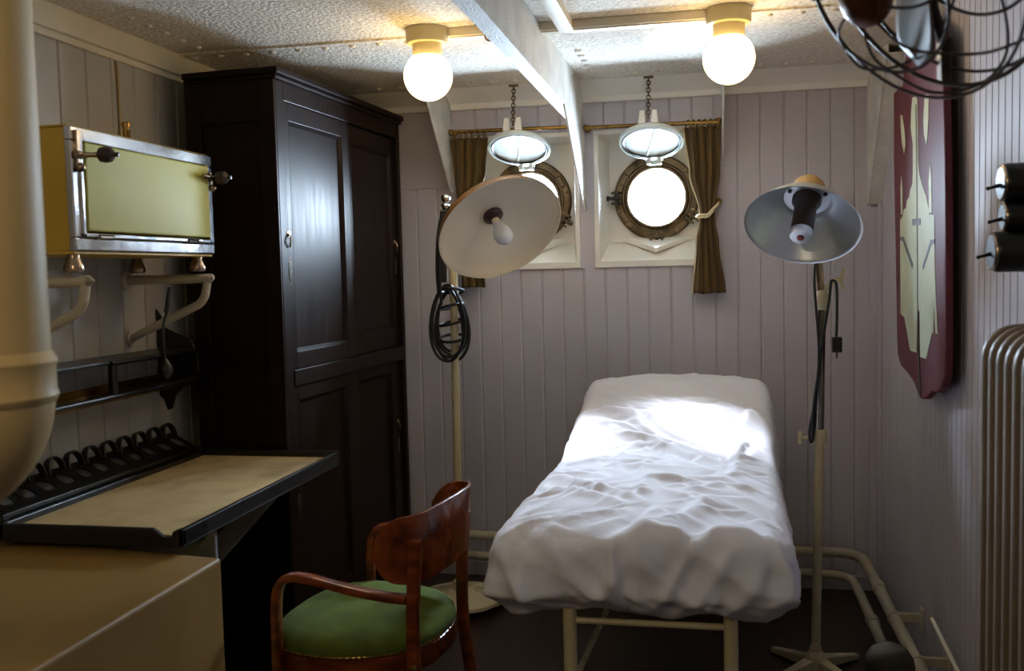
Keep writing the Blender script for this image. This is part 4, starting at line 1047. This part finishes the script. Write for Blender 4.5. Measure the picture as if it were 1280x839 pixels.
# ------------------------------------------------------------------ radiator, switches, strips on the right wall
rd_ = thing('radiator', 'tall taupe column radiator at the right edge of the picture', 'radiator', (.62, 1.8, 0))
x0, x1, zb, zt = .548, .672, .14, 1.268
for k in range(9):
    y = 2.105 - .052 * k
    pr = []
    for (cx_, cz_, a0) in ((x0 + .068, zt - .068, PI), (x1 - .04, zt - .04, PI / 2), (x1 - .04, zb + .04, 0), (x0 + .05, zb + .05, -PI / 2)):
        rr_ = (.068 if cz_ > .7 else .05) if cx_ < .62 else .04
        for j in range(7):
            a = a0 - PI / 2 * j / 6; pr.append(V((cx_ + rr_ * math.cos(a), y, cz_ + rr_ * math.sin(a))))
    loop = pr; q = MB(); n = len(loop); cen = sum(loop, V()) / n
    vs = []
    for (dy_, ins) in ((-.019, .016), (-.016, .006), (-.008, .0), (.008, 0), (.016, .006), (.019, .016)):
        for p in loop:
            d = V((math.copysign(min(1, abs(p.x - cen.x) / .03), cen.x - p.x), 0, math.copysign(min(1, abs(p.z - cen.z) / .4), cen.z - p.z)))
            vs.append(p + V((0, dy_, 0)) + d * ins)
    q.add(vs, [(i * n + j, i * n + (j + 1) % n, (i + 1) * n + (j + 1) % n, (i + 1) * n + j) for i in range(5) for j in range(n)] + [tuple(range(n)), tuple(range(5 * n, 6 * n))])
    q.build('section', M_rad, rd_, sharp=50)
hb = MB()
for z in (zb + .09, zt - .09): hb.tube([(.61, 2.115, z), (.61, 1.67, z)], .024, 16)
hb.build('header', M_rad, rd_)
for y in (2.09, 1.70): MB().lathe([(.022, 0), (.018, .03), (.016, .15)], (.61, y, 0), (0, 0, 1), 16).build('foot', M_rad, rd_)

def switch(px, py, X, r, label, first):
    q = atX(px, py, X)
    s = thing('rotary_switch', label, 'switch', (XR, q.y, q.z), 'black switches on the right wall')
    L = XR - .002 - q.x
    MB().lathe([(r * .80, .0), (r * .92, .004), (r, .012), (r, L * .45), (r * 1.06, L * .48), (r * 1.06, L * .55), (r, L * .58), (r * 1.02, L)], q, (1, 0, 0), 36, True, True).build('housing', M_bake, s, sharp=35)
    MB().ring(q + V((.004, 0, 0)), (1, 0, 0), r * .86, .0035, 32, 8).build('rim', M_nickel, s)
    l = MB().tube([q + V((.002, 0, -.004)), q + V((-.022, 0, -.010))], [.0042, .003], 10); l.ball(q + V((-.023, 0, -.0102)), .0042, 10, 8); l.build('lever', M_bake, s)
switch(1250, 229, .590, .040, 'topmost of the three black switches on the right wall', 1)
switch(1252, 271, .592, .031, 'middle one of the three black switches on the right wall', 0)
switch(1238, 315, .570, .042, 'lowest and largest of the three black switches on the right wall', 0)
pp = MB().tube([(XR - .016, 1.915, 1.50), (XR - .016, 1.915, ZC)], .012, 14)
for z in (1.68, 2.02): pp.box((XR - .02, 1.890, z - .012), (XR - .003, 1.94, z + .012))
tag(pp.build('wall_conduit', M_red, loc=(XR - .016, 1.915, 1.5)), 'dull red upright conduit above the black switches', 'conduit')
ws = MB().tube([atX(1165, 774, .66), atX(1200, 845, .66)], .006, 10)
tag(ws.build('cable', M_white, loc=tuple(atX(1200, 845, .66))), 'thin white cable slanting down the right wall beside the radiator', 'cable')

# ------------------------------------------------------------------ fan
FCn = atY(1160, -52, 1.46); fn = facing(1158, -46, -.66, -.34, -.67)
fan = thing('fan', 'dark wall fan with a round wire cage in the upper right corner', 'fan', FCn)
fx, fy_, _ = frame_of(fn); Rf = .194
cg = MB()
for (R_, h) in ((Rf, .0), (Rf * .98, .045), (Rf * .98, -.035), (Rf * .62, .100), (Rf * .62, -.075)): cg.ring(FCn + fn * h, fn, R_, 0.0026 if R_ < Rf else .0034, 56, 8)
for k in range(8):
    a = 2 * PI * (k + .3) / 8
    def at_(rr, h, tw): return FCn + fn * h + fx * (rr * math.cos(a + tw)) + fy_ * (rr * math.sin(a + tw))
    cg.tube(catmull([at_(.035, .126, 0), at_(.085, .120, .12), at_(Rf * .62, .102, .25), at_(Rf * .88, .066, .42), at_(Rf * 1.0, .0, .52), at_(Rf * .90, -.05, .58), at_(Rf * .62, -.076, .6), at_(.06, -.085, .6)], 6), .0022, 8)
cg.build('cage', M_fan, fan)
MB().lathe([(.0, .146), (.020, .144), (.036, .134), (.041, .120), (.036, .106), (.0, .104)], FCn, fn, 28, False, False).build('cage_boss', M_hub, fan)
MB().lathe([(.0, .034), (.020, .030), (.026, .010), (.026, -.02), (.0, -.022)], FCn, fn, 24, False, False).build('hub', M_hub, fan)
for k in range(3):
    a0 = 2 * PI * (k + .90) / 3; vs = []; nu, nv = 12, 8
    for i in range(nu + 1):
        u = i / nu; rr = .022 + (Rf * .86 - .022) * u; w = .016 + .055 * math.sin(PI * min(1, u * .80 + .1)) ** 1.0
        for j in range(nv + 1):
            v = j / nv - .5; tw = .75 - .35 * u
            ta = FCn + fx * (rr * math.cos(a0)) + fy_ * (rr * math.sin(a0)); tv = -fx * math.sin(a0) + fy_ * math.cos(a0)
            vs.append(ta + tv * (v * 2 * w * math.cos(tw)) + fn * (v * 2 * w * math.sin(tw) * .8))
    o = MB().add(vs, [(i * (nv + 1) + j, i * (nv + 1) + j + 1, (i + 1) * (nv + 1) + j + 1, (i + 1) * (nv + 1) + j) for i in range(nu) for j in range(nv)]).build('blade', M_blade, fan, sharp=90)
    s = o.modifiers.new('solid', 'SOLIDIFY'); s.thickness = .0025
MB().lathe([(.026, -.022), (.045, -.04), (.058, -.07), (.060, -.15), (.050, -.19), (.03, -.205), (.0, -.21)], FCn, fn, 32, True, False).build('motor', M_fan, fan)
mc = FCn - fn * .13; wl = V((XR - .003, mc.y + .10, mc.z - .02))
bk = MB().tube([mc, mc.lerp(wl, .5) + V((0, 0, -.02)), wl], .016, 14); bk.lathe([(.055, 0), (.055, .012), (.04, .018), (.02, .03)], wl, (-1, 0, 0), 24)
bk.build('wall_bracket', M_fan, fan)
yk = MB().tube([atY(1156, -30, 1.60), atY(1178, 52, 1.60)], .008, 12); yk.prism([atY(1176, 46, 1.585), atY(1190, 46, 1.585), atY(1190, 102, 1.585), atY(1177, 102, 1.585)], (0, .03, 0))
yk.build('yoke', M_fan, fan, smooth=False, bevel=.002)

# ------------------------------------------------------------------ daylight and lamps
world = bpy.data.worlds.new('overcast_sky'); scene.world = world; world.use_nodes = True
nt = world.node_tree; bg = nt.nodes['Background']
bg.inputs['Color'].default_value = (0.66, 0.80, 1.0, 1); bg.inputs['Strength'].default_value = 105.0

def light(name, kind, loc, energy, color, **kw):
    d = bpy.data.lights.new(name, kind); d.energy = energy; d.color = color
    for k, v in kw.items(): setattr(d, k, v)
    o = bpy.data.objects.new(name, d); col.objects.link(o); o.location = loc
    return o
def aim(o, d): o.rotation_euler = V(d).to_track_quat('-Z', 'Y').to_euler(); return o
# hazy sun falling steeply through the portholes on the head of the bed
aim(light('sun', 'SUN', (0, 6, 4), 300.0, (0.84, 0.90, 1.0), angle=math.radians(36)), (.22, -.555, -.83))
# glint off the water, thrown up on the ceiling
aim(light('water_glint', 'SUN', (0, 6, -2), 24.0, (0.97, 0.98, 1.0), angle=math.radians(1.2)), (.14, -.93, .47))
for i in (0, 1):
    p = light('porthole_portal', 'AREA', PORT[i] + V((0, .028, 0)), 1.0, (1, 1, 1), shape='DISK', size=.29)
    aim(p, (0, -1, 0)); p.data.cycles.is_portal = True
light('rear_ceiling_lamp', 'POINT', (-.72, .12, 2.00), 5.2, (1.0, .80, .50), shadow_soft_size=.08)

# ------------------------------------------------------------------ render look
scene.view_settings.view_transform = 'Standard'; scene.view_settings.look = 'None'
scene.view_settings.gamma = 1.0; scene.view_settings.use_curve_mapping = False
scene.view_settings.exposure = 1.2
cy = scene.cycles
cy.use_denoising = True
cy.max_bounces = 10; cy.diffuse_bounces = 6; cy.glossy_bounces = 4; cy.transparent_max_bounces = 12
cy.caustics_reflective = False; cy.caustics_refractive = False
cy.sample_clamp_indirect = 6.0
